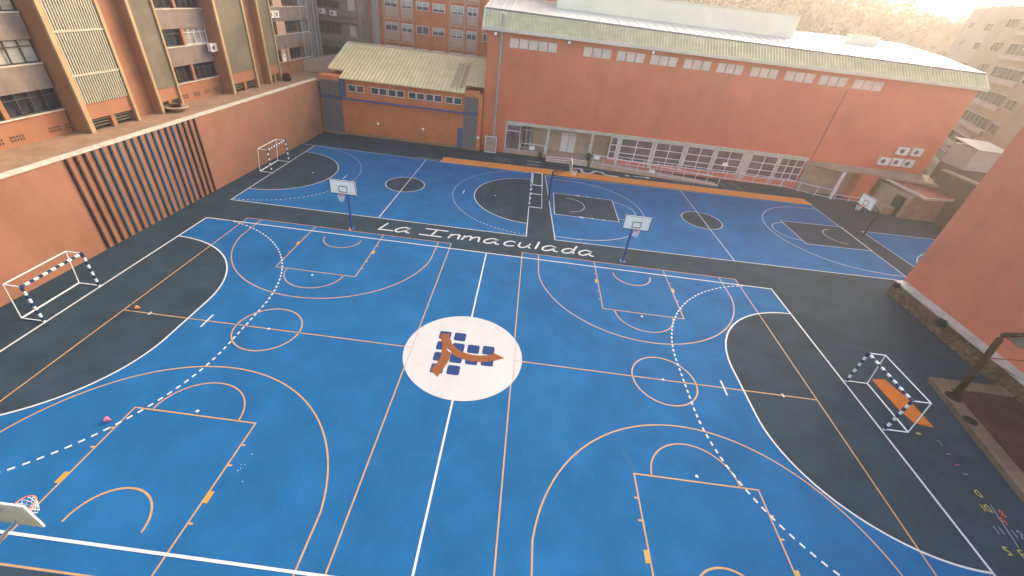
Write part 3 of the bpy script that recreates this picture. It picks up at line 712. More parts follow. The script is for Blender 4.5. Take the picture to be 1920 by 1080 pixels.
MB().box(A_(-19.3), A_(-18.85), .05, .3, 4.12, 5.9).build('blue_post', 'bluebeam', AN)
for xs, n in ((-18.5, 2), (-15.95, 4), (-11.75, 4), (-7.6, 2)):
    for k in range(n):
        x0 = xs + k * .93 + (.1 if n == 4 and k > 1 else 0)
        flat_window(AN, A_(x0), A_(x0 + .85), 4.72, 5.42, YW + .25, 'frame_w', 'glass', 1, .05)
MB().box(A_(-6.12), A_(-5.5), YW - .06, YW - .003, .02, 2.3).build('blue_door', 'bluebeam', AN)
for x in (-15.3, -10.1): MB().lathe((0, 0, 0), [(.02, 0), (.15, .02), (.15, .1), (.08, .16)], 14).xf(lambda a, b_, c: (a, -c, b_)).xf(lambda a, b_, c, x=x: (a + A_(x), b_ + YW, c + 1.66)).build('wall_lamp', 'board', AN)
MB().box(A_(-3.82), A_(-3.6), -.16, -.051, 1.4, 1.62).build('meter_box', 'board', AN)
MB().box(A_(-17.2), A_(-17.15), YW + .2, YW + .24, 4.0, 4.6).build('downpipe', 'pipe', AN)
r0, r1 = (0.0, 6.02), (7.6, 8.5)
def rf(x0, x1, ya_, yb_):
    z = lambda y: r0[1] + (r1[1] - r0[1]) * (y - r0[0]) / (r1[0] - r0[0])
    return [(A_(x0), ya_, z(ya_)), (A_(x1), ya_, z(ya_)), (A_(x1), yb_, z(yb_)), (A_(x0), yb_, z(yb_))]
b = MB()
for x0, x1, ya_, yb_ in ((-19.25, -5.5, -.12, 7.6), (-21.0, -19.25, 1.5, 7.6), (-5.5, -3.5, 1.5, 7.6)):
    q = rf(x0, x1, ya_, yb_); b.hexa(q + [(p[0], p[1], p[2] + .1) for p in q])
b.build('roof', 'rooftan', AN)
rb = MB()
for k in range(42):
    x = -20.85 + k * .416
    ya_ = -.12 if -19.25 < x < -5.5 else 1.5
    q = rf(x, x + .05, ya_, 7.6); rb.hexa([(p[0], p[1], p[2] + .101) for p in q] + [(p[0], p[1], p[2] + .15) for p in q])
rb.build('roof_ribs', 'rooftan', AN)
q = rf(-21.05, -3.5, 7.6, 7.85); MB().hexa(q + [(p[0], p[1], p[2] + .2) for p in q]).build('ridge_cap', 'tanbeam', AN)
q = rf(-21.12, -21.0, 1.5, 7.6); MB().hexa(q + [(p[0], p[1], p[2] + .18) for p in q]).build('verge', 'gutter', AN)
q = rf(-7.0, -5.7, .3, 6.8)
b = MB()
for k in range(9):
    xa = -7.15 + k * .17; q = rf(xa, xa + random.uniform(.06, .14), .2 + random.uniform(0, .8), 5.5 + random.uniform(0, 1.3)); b.poly([(p[0], p[1], p[2] + .106) for p in q])
b.build('rust_streaks', 'rust', AN)

# ------------------------------------------------------------------ sports hall
HA = thing('sports_hall', 'huge terracotta hall with corrugated curved roof and a row of small high windows', 'building', (20, 33.8, 0))
def H_(x): return x - 20
b = MB()
b.box(H_(-3.4), H_(46), 0, .3, 3.62, 12.3); b.box(H_(-3.4), H_(-.68), 0, .3, 0, 3.62); b.box(H_(33.3), H_(46), 0, .3, 0, 3.62)
b.box(H_(-3.4), H_(-3.1), .3, 16, 0, 12.3); b.box(H_(45.7), H_(46), .3, 16, 0, 12.3); b.box(H_(-3.4), H_(46), 16, 16.3, 0, 12.3)
b.build('wall', 'hall', HA)
MB().box(H_(33.55), H_(33.7), -.03, -.002, 3.3, 10.6).build('movement_joint', 'redbar', HA)
prL = [(-.5, 12.35), (.85, 13.95), (.85, 14.0), (4.1, 14.4), (7.2, 14.75), (14.2, 15.1), (22.2, 14.2)]
prR = [(-.5, 12.2), (.85, 13.35), (.85, 13.4), (3.9, 13.78), (7.2, 14.25), (14.2, 14.95), (22.2, 14.2)]
def loft(i0, i1, nm, m, th=.12, xs=(-3.9, 46.3), n=1, off=0):
    b = MB()
    for k in range(i0, i1):
        (a0, za0), (a1, za1) = prL[k], prL[k + 1]; (c0, zc0), (c1, zc1) = prR[k], prR[k + 1]
        x0, x1 = H_(xs[0]), H_(xs[1])
        b.hexa([(x0, a0, za0 - th), (x1, c0, zc0 - th), (x1, c1, zc1 - th), (x0, a1, za1 - th), (x0, a0, za0), (x1, c0, zc0), (x1, c1, zc1), (x0, a1, za1)])
    return b.build(nm, m, HA)
loft(0, 1, 'corrugated_fascia', 'roofcorr')
b = MB()
for k in range(168):
    t = (k + .5) / 168; x = -3.85 + t * 50.1
    y0, z0 = -.5, prL[0][1] + (prR[0][1] - prL[0][1]) * t; y1 = .84; z1 = prL[1][1] + (prR[1][1] - prL[1][1]) * t
    b.hexa([(H_(x), y0, z0 + .002), (H_(x + .13), y0, z0 + .002), (H_(x + .13), y1, z1 + .002), (H_(x), y1, z1 + .002), (H_(x), y0, z0 + .04), (H_(x + .13), y0, z0 + .04), (H_(x + .13), y1, z1 + .04), (H_(x), y1, z1 + .04)])
b.build('fascia_ribs', 'roofcorr', HA)
loft(2, 6, 'roof', 'rooftop')
for q_ in range(2, 5):
    sm = MB()
    for k in range(50):
        t_ = (k + .5) / 50; x = H_(-3.85 + t_ * 50.1)
        y0, z0 = prL[q_][0], prL[q_][1] + (prR[q_][1] - prL[q_][1]) * t_; y1, z1 = prL[q_ + 1][0], prL[q_ + 1][1] + (prR[q_ + 1][1] - prL[q_ + 1][1]) * t_
        sm.hexa([(x, y0, z0 + .002), (x + .06, y0, z0 + .002), (x + .06, y1, z1 + .002), (x, y1, z1 + .002), (x, y0, z0 + .06), (x + .06, y0, z0 + .06), (x + .06, y1, z1 + .06), (x, y1, z1 + .06)])
    sm.build('roof_rib', 'gutter', HA)
MB().box(H_(36.5), H_(39.5), 8.0, 9.2, 14.4, 15.35).build('roof_vent', 'lantern', HA)
b = MB().hexa([(H_(-3.9), .80, 13.84), (H_(46.3), .80, 13.24), (H_(46.3), .9, 13.24), (H_(-3.9), .9, 13.84), (H_(-3.9), .80, 13.99), (H_(46.3), .80, 13.40), (H_(46.3), .9, 13.40), (H_(-3.9), .9, 13.99)]).xf(lambda x, y, z: (x, y - .06, z + .03)); b.build('drip_edge', 'louvre', HA)
b = MB()
for (a, z) in ((0, 0),): b.hexa([(H_(-3.95), -.68, 12.15), (H_(46.3), -.68, 12.0), (H_(46.3), -.5, 12.0), (H_(-3.95), -.5, 12.15), (H_(-3.95), -.68, 12.45), (H_(46.3), -.68, 12.28), (H_(46.3), -.5, 12.28), (H_(-3.95), -.5, 12.45)])
b.build('gutter', 'gutter', HA)
for xx, pr in ((-3.9, prL), (46.3, prR)):
    pts = [(y, z) for y, z in pr]
    b = MB(); i = 0
    s_ = -.12 if xx < 0 else .12
    lo = [(H_(xx), y, z + .02) for y, z in pts] + [(H_(xx), 16, 11.9), (H_(xx), -.5, 11.9)]
    hi = [(x + s_, y, z) for x, y, z in lo]; n = len(lo)
    b.v = lo + hi; b.f = [tuple(range(n)), tuple(range(n, 2 * n))[::-1]] + [(k, (k + 1) % n, n + (k + 1) % n, n + k) for k in range(n)]
    b.build('gable_fascia', 'gutter', HA)
MB().box(H_(3.3), H_(29.2), 6.2, 13, 14.2, 16.38).build('roof_lantern', 'lantern', HA)
MB().box(H_(3.2), H_(29.3), 6.1, 13.1, 16.38, 16.46).build('lantern_cap', 'gutter', HA)
# small high windows: one group of five, nine groups of three
gx = [(-1.12 + k * .99, .9) for k in range(5)]
for a, c in ((6.45, 9.35), (9.9, 12.75), (13.3, 16.1), (16.7, 19.5), (20.1, 22.8), (23.5, 26.3), (27.0, 30.0), (30.45, 33.3), (33.85, 36.9)):
    wd = (c - a) / 3
    for k in range(3): gx.append((a + k * wd, wd - .09))
for x, wd in gx:
    f = MB(); X = H_(x); d = .05
    f.box(X, X + wd, -.05, -.003, 10.8, 10.8 + d); f.box(X, X + wd, -.05, -.003, 11.62, 11.62 + d)
    f.box(X, X + d, -.05, -.003, 10.8 + d, 11.62); f.box(X + wd - d, X + wd, -.05, -.003, 10.8 + d, 11.62)
    w_ = f.build('high_window', 'coping', HA); MB().box(X + d, X + wd - d, -.03, -.004, 10.8 + d, 11.62).build('pane', 'milky', w_)
# ground floor front under the lintel
MB().box(H_(-.75), H_(33.35), -.14, .3, 3.3, 3.62).build('lintel', 'coping', HA)
MB().box(H_(-.68), H_(33.3), 1.9, 2.1, 0, 3.3).build('porch_back_wall', 'wood', HA)
MB().box(H_(-.68), H_(11.3), -.05, 1.9, .02, .42).build('porch_floor', 'tanbeam', HA)
MB().box(H_(-.70), H_(-.55), .0, 1.9, .42, 3.3).build('porch_side_wall', 'wood', HA)
for x in (4.2, 9.2): MB().box(H_(x) - .16, H_(x) + .16, -.12, .16, .42, 3.3).build('column', 'coping', HA)
# glazed screen at the left of the porch
f = MB(); x0, x1 = -.6, 1.05
for z in (.5, 2.55, 3.2): f.box(H_(x0), H_(x1), -.02, .05, z, z + .07)
for x in (x0, x1 - .07): f.box(H_(x), H_(x + .07), -.02, .05, .57, 3.2)
w_ = f.build('glazed_screen', 'rail', HA); MB().box(H_(x0 + .07), H_(x1 - .07), .0, .03, .57, 3.2).build('pane', 'glassw', w_)
f = MB()
for z in (.5, 2.55, 3.2): f.box(H_(1.2), H_(2.3), 1.2, 1.26, z, z + .06)
for x in (1.2, 1.7, 2.25): f.box(H_(x), H_(x + .05), 1.2, 1.26, .5, 3.2)
w_ = f.build('inner_window', 'frame_w', HA); MB().box(H_(1.25), H_(2.25), 1.22, 1.24, .5, 3.2).build('pane', 'glassw', w_)
MB().box(H_(2.5), H_(3.7), 1.8, 1.88, .45, 2.7).build('brown_door', 'tanbeam', HA)
MB().box(H_(5.9), H_(7.6), 1.78, 1.89, .42, 2.62).build('entrance_door', 'doorw', HA)
MB().box(H_(6.73), H_(6.77), 1.765, 1.779, .42, 2.62).build('door_gap', 'frame_d', HA)
for x in (4.7, 5.95, 6.85): flat_window(HA, H_(x), H_(x + .8), 2.7, 3.2, 1.89, 'frame_w', 'glass', 1, .05)
# window bays
def hall_bay(x0, x1, cols, rows_, y=0.05, z0=.75, z1=3.25):
    f = MB(); d = .08
    for k in range(rows_ + 1): z = z0 + (z1 - z0 - d) * k / rows_; f.box(H_(x0), H_(x1), y - .04, y + .04, z, z + d)
    for k in range(cols + 1):
        x = x0 + (x1 - x0 - d) * k / cols
        for j in range(rows_): za = z0 + (z1 - z0 - d) * j / rows_ + d; f.box(H_(x), H_(x + d), y - .035, y + .035, za, za - d + (z1 - z0 - d) / rows_)
    w_ = f.build('hall_window', 'rail', HA); MB().box(H_(x0) + .04, H_(x1) - .04, y - .012, y + .012, z0 + .04, z1 - .04).build('pane', 'glassw', w_)
hall_bay(11.35, 12.15, 1, 3)
for x0, x1 in ((12.5, 16.1), (16.45, 19.6), (20.0, 23.0), (23.35, 26.3), (27.25, 30.2), (30.5, 33.2)): hall_bay(x0, x1, 2 if x0 < 30 else 3, 3)
for x0, x1 in ((12.15, 12.5), (16.1, 16.45), (19.6, 20.0), (23.0, 23.35), (26.3, 27.25), (30.2, 30.5)): MB().box(H_(x0), H_(x1), -.06, .2, .3, 3.3).build('window_pier', 'coping', HA)
MB().box(H_(11.3), H_(33.3), -.03, .3, 0, .75).build('plinth', 'nearwall', HA)
MB().box(H_(11.28), H_(11.34), .1, 1.9, .02, 3.3).build('porch_return', 'wood', HA)
# flood lights on the hall
for x, lab in ((-2.6, 'floodlight on the hall wall beside the tall drainpipe'), (4.85, 'floodlight on the hall wall between the first two groups of high windows'), (13.3, 'floodlight above the third group of high hall windows')):
    t = thing('floodlight', lab, 'floodlight', (x, 33.78, 11.95), 0)
    MB().box(-.05, .05, -.25, 0, -.02, .04).build('bracket', 'frame_d', t)
    MB().hexa([(-.16, -.48, -.2), (.16, -.48, -.2), (.16, -.2, -.12), (-.16, -.2, -.12), (-.16, -.42, .12), (.16, -.42, .12), (.16, -.2, .1), (-.16, -.2, .1)]).build('housing', 'frame_d', t)
    MB().hexa([(-.13, -.50, -.17), (.13, -.50, -.17), (.13, -.482, -.17), (-.13, -.482, -.17), (-.13, -.445, .09), (.13, -.445, .09), (.13, -.43, .09), (-.13, -.43, .09)]).build('lens', 'board', t)
t = thing('drainpipe', 'tall grey drainpipe rising the full height of the hall wall', 'pipe', (-1.98, 33.62, 0))
MB().tube([(0, 0, 1.9), (0, 0, 13.55)], .13, 12).build('pipe_body', 'pipe', t)
for z in (4, 7, 10): MB().box(-.15, .15, -.03, .17, z, z + .05).build('clamp', 'pipe', t)
MB().lathe((0, 0, 13.56), [(.13, 0), (.24, .05), (.24, .16), (.02, .2)], 12).build('cowl', 'gutter', t)
t = thing('service_cabinet', 'waist high grey service cabinet with white frame below the drainpipe', 'cabinet', (-2.2, 33.3, 0))
MB().box(-.64, .64, -.2, .45, 0, 1.85).build('cabinet_body', 'shedtan', t)
f = MB()
for z in (.04, 1.8): f.box(-.68, .68, -.24, -.201, z, z + .07)
for x in (-.68, .61): f.box(x, x + .07, -.24, -.201, .11, 1.8)
f.build('door_frame', 'rail', t)

# ------------------------------------------------------------------ steps, ramp and railings in front of the hall
t = thing('entrance_steps', 'wide pale entrance steps between the two porch columns', 'steps', (6.7, 33.4, 0))
for k, (y, z) in enumerate(((-.95, .14), (-.6, .28), (-.25, .42))): MB().box(-2.4, 2.4, y, y + .35 if k < 2 else .34, 0, z).build('tread', 'tanbeam', t)
for k, (y, z) in enumerate(((-.95, .14), (-.6, .28), (-.25, .42))): MB().box(-2.4, 2.4, y - .03, y - .002, z - .045, z + .006).build('nosing', 'rail', t)
t = thing('access_ramp', 'long red brown ramp sloping down in front of the hall windows', 'ramp', (9.4, 32, 0))
MB().hexa([(0, .2, -.01), (14.2, -1.0, -.01), (14.2, .3, -.01), (0, 1.76, -.01), (0, .2, .45), (14.2, -1.0, .03), (14.2, .3, .03), (0, 1.76, .45)]).build('ramp_body', 'tanbeam', t)
def railing(name, label, pts, h, posts, group='white railings in front of the hall', mid=True):
    """pts: list of (x,y,z) at foot level"""
    t = thing(name, label, 'railing', pts[0], 0, group); o = Vector(pts[0]); P = [Vector(p) - o for p in pts]
    MB().tube([p + Vector((0, 0, h)) for p in P], .035, 8).build('top_rail', 'rail', t)
    MB().tube([p + Vector((0, 0, .14)) for p in P], .028, 8).build('bottom_rail', 'rail', t)
    L = [(b - a).length for a, b in zip(P, P[1:])]; tot = sum(L)
    for k in range(posts + 1):
        d = tot * k / posts
        for j, l in enumerate(L):
            if d <= l + 1e-6: break
            d -= l
        q = P[j] + (P[j + 1] - P[j]) * (d / L[j])
        MB().tube([q + Vector((0, 0, -.02)), q + Vector((0, 0, h))], .03, 8).build('post', 'rail', t)
    return t
railing('railing', 'long white railing sloping down along the ramp before the hall windows', [(9.5, 32.3, .45), (23.5, 31.1, .02)], 1.02, 11)
railing('railing', 'white railing running close under the hall windows behind the ramp', [(12.4, 33.5, .3), (31.5, 33.45, .1)], .95, 12)
railing('railing', 'short white railing across the porch opening by the glazed screen', [(1.15, 33.6, .42), (4.0, 33.6, .42)], .98, 2)
railing('railing', 'angled white railing by the mottled tan porch wall', [(31.6, 33.4, .1), (34.4, 31.9, .1), (36.2, 31.2, .1)], 1.0, 3)
railing('railing', 'low white railing between the tan post and the red pilaster', [(36.5, 31.3, .1), (39.6, 31.1, .1)], .55, 2)
for x, y, z, lab, g_ in ((3.6, 32.95, 0, 'dark potted plant standing on the slate ground before the porch railing', 0), (9.1, 33.2, .45, 'green potted plant on top of the ramp beside the right porch column', 0)):
    t = thing('potted_plant', lab, 'plant', (x, y, z)); MB().lathe((0, 0, 0), [(.16, 0), (.25, .42), (.2, .43)], 12).build('pot', 'pot', t); leafball((0, 0, .62), .32, 260, 'green', 'foliage', t, .08, .8)
for x, y, z, lab in ((16.2, 31.66, .40, 'white notice plate fixed to the middle of the ramp railing'), (24.6, 33.6, 1.6, 'white notice plate by the fourth hall window bay'), (2.55, 33.5, .8, 'small white notice on the short porch railing'), (9.9, 32.2, 1.0, 'small white notice at the upper end of the ramp railing')):
    t = tag(MB().box(-.3, .3, -.02, .0, 0, .4).box(-.26, .26, -.026, -.021, .05, .35).build('notice_board', 'board'), lab, 'sign'); t.location = (x, y, z)

# ------------------------------------------------------------------ right end of the hall: canopy, shed, air conditioners
t = thing('porch_canopy', 'flat tan concrete canopy on a white post below the clustered air conditioners', 'canopy', (36.4, 31.4, 0))
q = [(33.4, 33.78), (33.9, 32.6), (36.2, 31.6), (39.2, 31.9), (44.8, 30.2), (47.5, 30.0), (47.5, 33.78)]
MB().prism([(x - 36.4, y - 31.4) for x, y in q], 3.05, 3.3).build('slab', 'shedtan', t)
MB().box(-.12, .12, -.12 + .35, .12 + .35, 0, 3.05).build('post', 'rail', t)
t = thing('porch_wall', 'mottled tan porch wall with a red pilaster beneath the concrete canopy', 'wall', (36.5, 33.2, 0))
MB().box(-3.1, 2.0, -.1, .5, 0, 3.05).build('tan_wall', 'shedtan', t)
MB().box(2.0, 3.9, -1.2, .5, 0, 3.04).build('pilaster', 'hall', t)
t = thing('garden_shed', 'small tan shed with red sloping roof and a dark doorway beside the hall', 'shed', (42, 28, 0))
MB().prism([(-1.0, 4.6), (-1.0, 3.9), (-.4, .1), (5, .4), (5, 4.6)], 0, 2.45).build('wall', 'shedtan', t)
b = MB(); top = [(-1.25, 4.9, 2.9), (.35, -.55, 2.46), (5.6, .2, 2.6), (5.6, 4.9, 3.0)]; b.hexa([(x, y, z - .01) for x, y, z in top] + [(x, y, z + .12) for x, y, z in top]); b.build('roof', 'redroof', t)
MB().hexa([(-1.4, 4.9, 2.84), (-1.252, 4.9, 2.84), (.35, -.56, 2.4), (.2, -.7, 2.4), (-1.4, 4.9, 3.08), (-1.252, 4.9, 3.08), (.35, -.56, 2.64), (.2, -.7, 2.64)]).build('fascia', 'gutter', t)
MB().hexa([(.2, -.7, 2.4), (5.6, .05, 2.55), (5.6, .19, 2.55), (.352, -.56, 2.4), (.2, -.7, 2.64), (5.6, .05, 2.76), (5.6, .19, 2.76), (.352, -.56, 2.64)]).build('fascia', 'gutter', t)
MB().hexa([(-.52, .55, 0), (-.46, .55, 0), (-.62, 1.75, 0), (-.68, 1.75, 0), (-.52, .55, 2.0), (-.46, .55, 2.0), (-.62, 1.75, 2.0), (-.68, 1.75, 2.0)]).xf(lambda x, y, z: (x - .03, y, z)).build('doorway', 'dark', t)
MB().prism([(-2.6, 2.4), (-1.9, .9), (-.62, 1.0), (-.95, 3.6), (-1.8, 3.8)], 0, .75).build('low_bench_wall', 'shedtan', t)
labs = ['upper left of the five air conditioners on the hall wall above the canopy', 'upper right of the five air conditioners on the hall wall above the canopy', 'lower left of the five air conditioners on the hall wall above the canopy', 'lower middle of the five air conditioners on the hall wall above the canopy', 'lower right of the five air conditioners on the hall wall above the canopy']
for (x, z), lab in zip(((42.3, 5.1), (43.75, 5.15), (41.0, 3.85), (42.35, 3.9), (43.6, 3.9)), labs): ac(x, 33.55, z, 0, lab, 'air conditioners clustered on the hall wall', 1.3)

t = thing('far_hut', 'white panelled hut standing on a brown wall below the beige tower', 'building', (46.2, 30, 0))
MB().box(0, 3.2, 0, 3, 0, 5.1).build('lower_wall', 'umber', t)
MB().box(.05, 3.3, .05, 3, 5.1, 7.1).build('white_panel', 'hutpanel', t)
MB().hexa([(-.1, -.15, 7.1), (3.5, -.15, 7.0), (3.5, 3.1, 7.4), (-.1, 3.1, 7.5), (-.1, -.15, 7.2), (3.5, -.15, 7.1), (3.5, 3.1, 7.5), (-.1, 3.1, 7.6)]).build('roof', 'hutpanel', t)
t = thing('brown_side_wall', 'dark brown wall running back between the side court and the shed', 'wall', (45.2, 20, 0))
MB().box(0, .5, -10, 11, 0, 4.6).build('wall_body', 'umber', t); MB().box(-.1, .6, -10, 11, 4.6, 4.75).build('coping', 'shedtan', t)
def tree(x, y, z, h, r, label, n=2200, group=None):
    t = thing('tree', label, 'tree', (x, y, z), 0, group)
    tb = MB().tube([(0, 0, 0), (.1, .05, h * .4), (0, .1, h * .75)], [.2, .15, .06], 8)
    for k in range(5):
        a = k * 1.3; tb.tube([(.05, .05, h * (.35 + .06 * k)), (r * .5 * math.cos(a), r * .5 * math.sin(a), h * (.55 + .07 * k))], [.09, .03], 6)
    tb.build('trunk', 'bark', t)
    b = MB()
    cl = [(random.uniform(-.6, .6) * r, random.uniform(-.6, .6) * r, h * random.uniform(.5, .95), r * random.uniform(.3, .55)) for _ in range(11)]
    for _ in range(n):
        c = random.choice(cl); d = Vector((random.gauss(0, 1), random.gauss(0, 1), random.gauss(0, .8))).normalized() * c[3] * random.uniform(.4, 1.1)
        q = Vector(c[:3]) + d; a = Vector((random.gauss(0, 1), random.gauss(0, 1), random.gauss(0, 1))).normalized(); e = a.orthogonal().normalized(); s_ = random.uniform(.1, .22)
        b.poly([q + a * s_, q + e * s_ * .6, q - a * s_, q - e * s_ * .6])
    b.build('crown', 'darkgreen', t)
tree(50.5, 35.5, 0, 6.4, 2.4, 'dark bushy tree rising behind the white panelled hut')
tree(54, 39.5, 0, 6.0, 2.2, 'small dark tree farther back at the foot of the beige tower')

# ------------------------------------------------------------------ beige tower
TW = thing('apartment_tower', 'hazy beige apartment tower with banded windows beyond the hall roof', 'building', (60, 48, 0), -math.atan2(.43, .9))
MB().box(0, 13, 12, 28, 0, 20.6).build('plain_facade', 'tower', TW)
MB().box(-.6, 13, -16, 12, 0, 20.2).build('banded_facade', 'towery', TW)
def tw_win(s0, s1, z0, z1, x, n, fm='tower', pm='glass'):
    f = MB(); d = .08
    f.box(x - .08, x - .004, s0, s1, z0, z0 + d); f.box(x - .08, x - .004, s0, s1, z1 - d, z1)
    for k in range(n + 1): y = s0 + (s1 - s0 - d) * k / n; f.box(x - .08, x - .004, y, y + d, z0 + d, z1 - d)
    w_ = f.build('window', fm, TW); MB().box(x - .05, x - .003, s0, s1, z0 + .02, z1 - .02).build('pane', pm, w_)
for z in (2.2, 4.8, 7.4, 10.0, 12.6, 15.1, 17.7):
    tw_win(-8, 1.2, z, z + 1.25, -.6, 6); tw_win(-11.3, -8.8, z, z + 1.1, -.6, 2)
    MB().box(-.9, -.602, -8.3, 1.4, z - .5, z - .06).build('balcony_rail', 'tower', TW)
    tw_win(3.5, 7.0, z + .2, z + 1.3, -.6, 3)
for z in (9.9, 12.5, 15.2, 17.6): tw_win(13.0, 16.5, z, z + 1.0, 0, 2); tw_win(22.5, 24.8, z + .3, z + 1.1, 0, 1)
MB().box(-.65, -.61, -16, 12, 18.9, 20.1).build('roof_band', 'tower', TW)

# ------------------------------------------------------------------ right hand wall, rubble base, planter and steel frame
t = thing('rose_building', 'blank rose plastered building rising above the rubble wall', 'building', (30.4, 12.3, 0))
MB().box(0, 16, -32, 0, 0, 17).build('wall', 'nearwall', t)
MB().box(-.06, -.002, -32, -1.15, 7.9, 17).build('upper_wall_panel', 'nearwall', t)
t = thing('rubble_wall', 'low rough brown rubble wall with pale coping at the foot of the rose building', 'wall', (29.65, 12, 0))
N = 130
b = MB()
rows_ = 5
grid = []
for j in range(rows_ + 1):
    grid.append([(-.0 + random.uniform(-.05, .05) - (.12 * (1 - j / rows_)), -k * .2, j * .95 / rows_) for k in range(N)])
i0 = 0
for row in grid: b.v += row
for j in range(rows_):
    for k in range(N - 1): a = j * N + k; b.f.append((a, a + N, a + N + 1, a + 1))
b.box(.06, .74, -(N - 1) * .2, .0, 0, .94); b.box(-.05, .74, 0, .06, 0, .94)
b.build('rubble_face', 'rubble', t)
MB().box(-.08, .74, -(N - 1) * .2, .1, .95, 1.05).xf(lambda x, y, z: (x, y, z)).build('coping', 'coping', t)
def kerbp(inner=0):
    return [(25.5, 2.63), (24.3, -4.5), (22.6, -14.0), (29.6, -14.0), (29.55, 2.57)]
t = thing('raised_planter', 'triangular raised bed of bare brown earth edged by a wide stone kerb', 'planter', (27, -3, 0))
def L_(p): return (p[0] - 27, p[1] + 3)
MB().hexa([(*L_((25.5, 2.63)), 0), (*L_((22.6, -14)), 0), (*L_((23.5, -14)), 0), (*L_((26.1, 1.9)), 0), (*L_((25.5, 2.63)), .28), (*L_((22.6, -14)), .28), (*L_((23.5, -14)), .28), (*L_((26.1, 1.9)), .28)]).build('kerb', 'kerb', t)
MB().hexa([(*L_((25.5, 2.63)), 0), (*L_((26.1, 1.9)), 0), (*L_((29.5, 1.9)), 0), (*L_((29.5, 2.6)), 0), (*L_((25.5, 2.63)), .28), (*L_((26.1, 1.9)), .28), (*L_((29.5, 1.9)), .28), (*L_((29.5, 2.6)), .28)]).xf(lambda x, y, z: (x + .001, y, z)).build('kerb', 'kerb', t)
b = MB(); nx, ny = 16, 34
for j in range(ny + 1):
    y = 1.9 - 15.9 * j / ny; xl = 26.1 - 2.6 * j / ny
    for k in range(nx + 1):
        x = xl + (29.5 - xl) * k / nx; b.v.append((*L_((x, y)), .2 + .12 * math.sin(x * 2.1 + y) * math.cos(y * 1.3) + random.uniform(-.03, .03) if 0 < k < nx and 0 < j < ny else .2))
for j in range(ny):
    for k in range(nx): a = j * (nx + 1) + k; b.f.append((a, a + nx + 1, a + nx + 2, a + 1))
b.build('soil', 'earth', t)
t = tag(MB().lathe((0, 0, 0), [(.26, 0), (.30, .02), (.22, .06), (.20, .03), (.02, .03)], 18).build('drain_cover', 'pot'), 'dark round cover set in the wide planter kerb', 'drain cover'); t.location = (25.25, -.35, .28)
t = thing('steel_frame', 'brown pipe frame shelter with grey sheet roof rising from the raised planter', 'shelter', (25.72, 1.25, .2))
MB().tube([(0, 0, 0), (-.1, .15, 2.2), (-.2, .3, 3.85), (-.18, .32, 4.02), (0, .34, 4.12), (.3, .36, 4.14)], [.15, .14, .13, .13, .12, .11], 10).build('column', 'canopy', t, True)
MB().tube([(.3, .36, 4.14), (4.7, 1.2, 4.14)], .11, 10).build('beam', 'canopy', t, True)
MB().tube([(4.3, -2.6, 0), (4.3, -2.6, 4.1)], .13, 10).build('column', 'canopy', t, True)
MB().tube([(-.1, .2, 2.7), (4.6, 0.7, 2.6)], .03, 6).tube([(-.1, .2, 2.7), (2.6, .6, 1.5)], .03, 6).tube([(1.2, .5, 3.9), (3.6, .2, 2.0)], .025, 6).build('brace', 'redbar', t)
MB().hexa([(.15, -.3, 3.85), (4.6, .3, 3.85), (4.6, .95, 3.99), (-.05, .28, 3.99), (.15, -.3, 3.9), (4.6, .3, 3.9), (4.6, .95, 4.03), (-.05, .28, 4.03)]).build('sheet_roof', 'panelgrey', t)
MB().lathe((0, 0, 0), [(.42, 0), (.38, .1), (.2, .22)], 14).build('footing', 'pot', t)
for x, y, s_, lab in ((29.35, 7.3, .32, 'dry dark bush growing on the rubble wall coping'), (29.5, 11.6, .2, 'small weed tuft at the far end of the rubble wall')):
    t = thing('bush', lab, 'bush', (x, y, .8)); leafball((0, 0, .1), s_, 260, 'darkgreen', 'foliage', t, .09, .8); MB().tube([(0, 0, -.1), (0, 0, .15)], .03, 5).build('stem', 'bark', t)

# ------------------------------------------------------------------ goals
def make_goal(label, loc_, rz, W_=3.0, H=2.08, DB=1.12, DT=.85):
    """opens toward +x local; posts at x=0"""
    t = thing('goal', label, 'goal', loc_, rz, 'small football goals around the courts')
    s = .045; hw = W_ / 2 + .04
    for sg in (-1, 1):
        p = MB().box(-s, s, sg * hw - s, sg * hw + s, 0, H - s).build('post', 'goalw', t)
        n = 9
        for k in range(n):
            if k % 2 == 0: bb = MB(); z0 = .08 + k * (H - .1) / n; z1 = min(z0 + (H - .1) / n * 1.0, H - s - .002); bb.box(-s - .004, s + .004, sg * hw - s - .004, sg * hw + s + .004, z0, z1).build('blue_band', 'goalb', p)
    c = MB().box(-s, s, -hw - s, hw + s, H - s, H + s).build('crossbar', 'goalw', t)
    n = 15
    for k in range(n):
        if k % 2 == 0: bb = MB(); y0 = -hw - s + (2 * hw + 2 * s) * k / n; bb.box(-s - .004, s + .004, y0, y0 + (2 * hw + 2 * s) / n, H - s - .003, H + s + .004).build('blue_band', 'goalb', c)
    r = .027
    for sg in (-1, 1):
        f = MB()
        f.tube([(-s, sg * hw, H), (-DT, sg * hw, H)], r, 6); f.tube([(-DT, sg * hw, H), (-DB, sg * hw, .04)], r, 6); f.tube([(-DB, sg * hw, .04), (-s, sg * hw, .04)], r, 6)
        f.build('side_stay', 'goalw', t)
    MB().tube([(-DT, -hw, H), (-DT, hw, H)], r, 6).build('rear_top_bar', 'goalw', t)
    MB().tube([(-DB, -hw, .04), (-DB, hw, .04)], r + .008, 6).build('ground_bar', 'goalw', t)
    return t
g0 = make_goal('striped goal standing close to the pink wall with coloured bars', (-20.42, .05, 0), 0)
dup(g0, (20.5, .15, 0), math.pi, 'striped goal standing over the painted orange patch')
dup(g0, (-20.55, 21.15, 0), 0, 'striped goal on the small court in the corner by the annex')
dup(g0, (2.8, 20.75, 0), math.pi, 'striped goal seen end on between the small court and the basketball court')

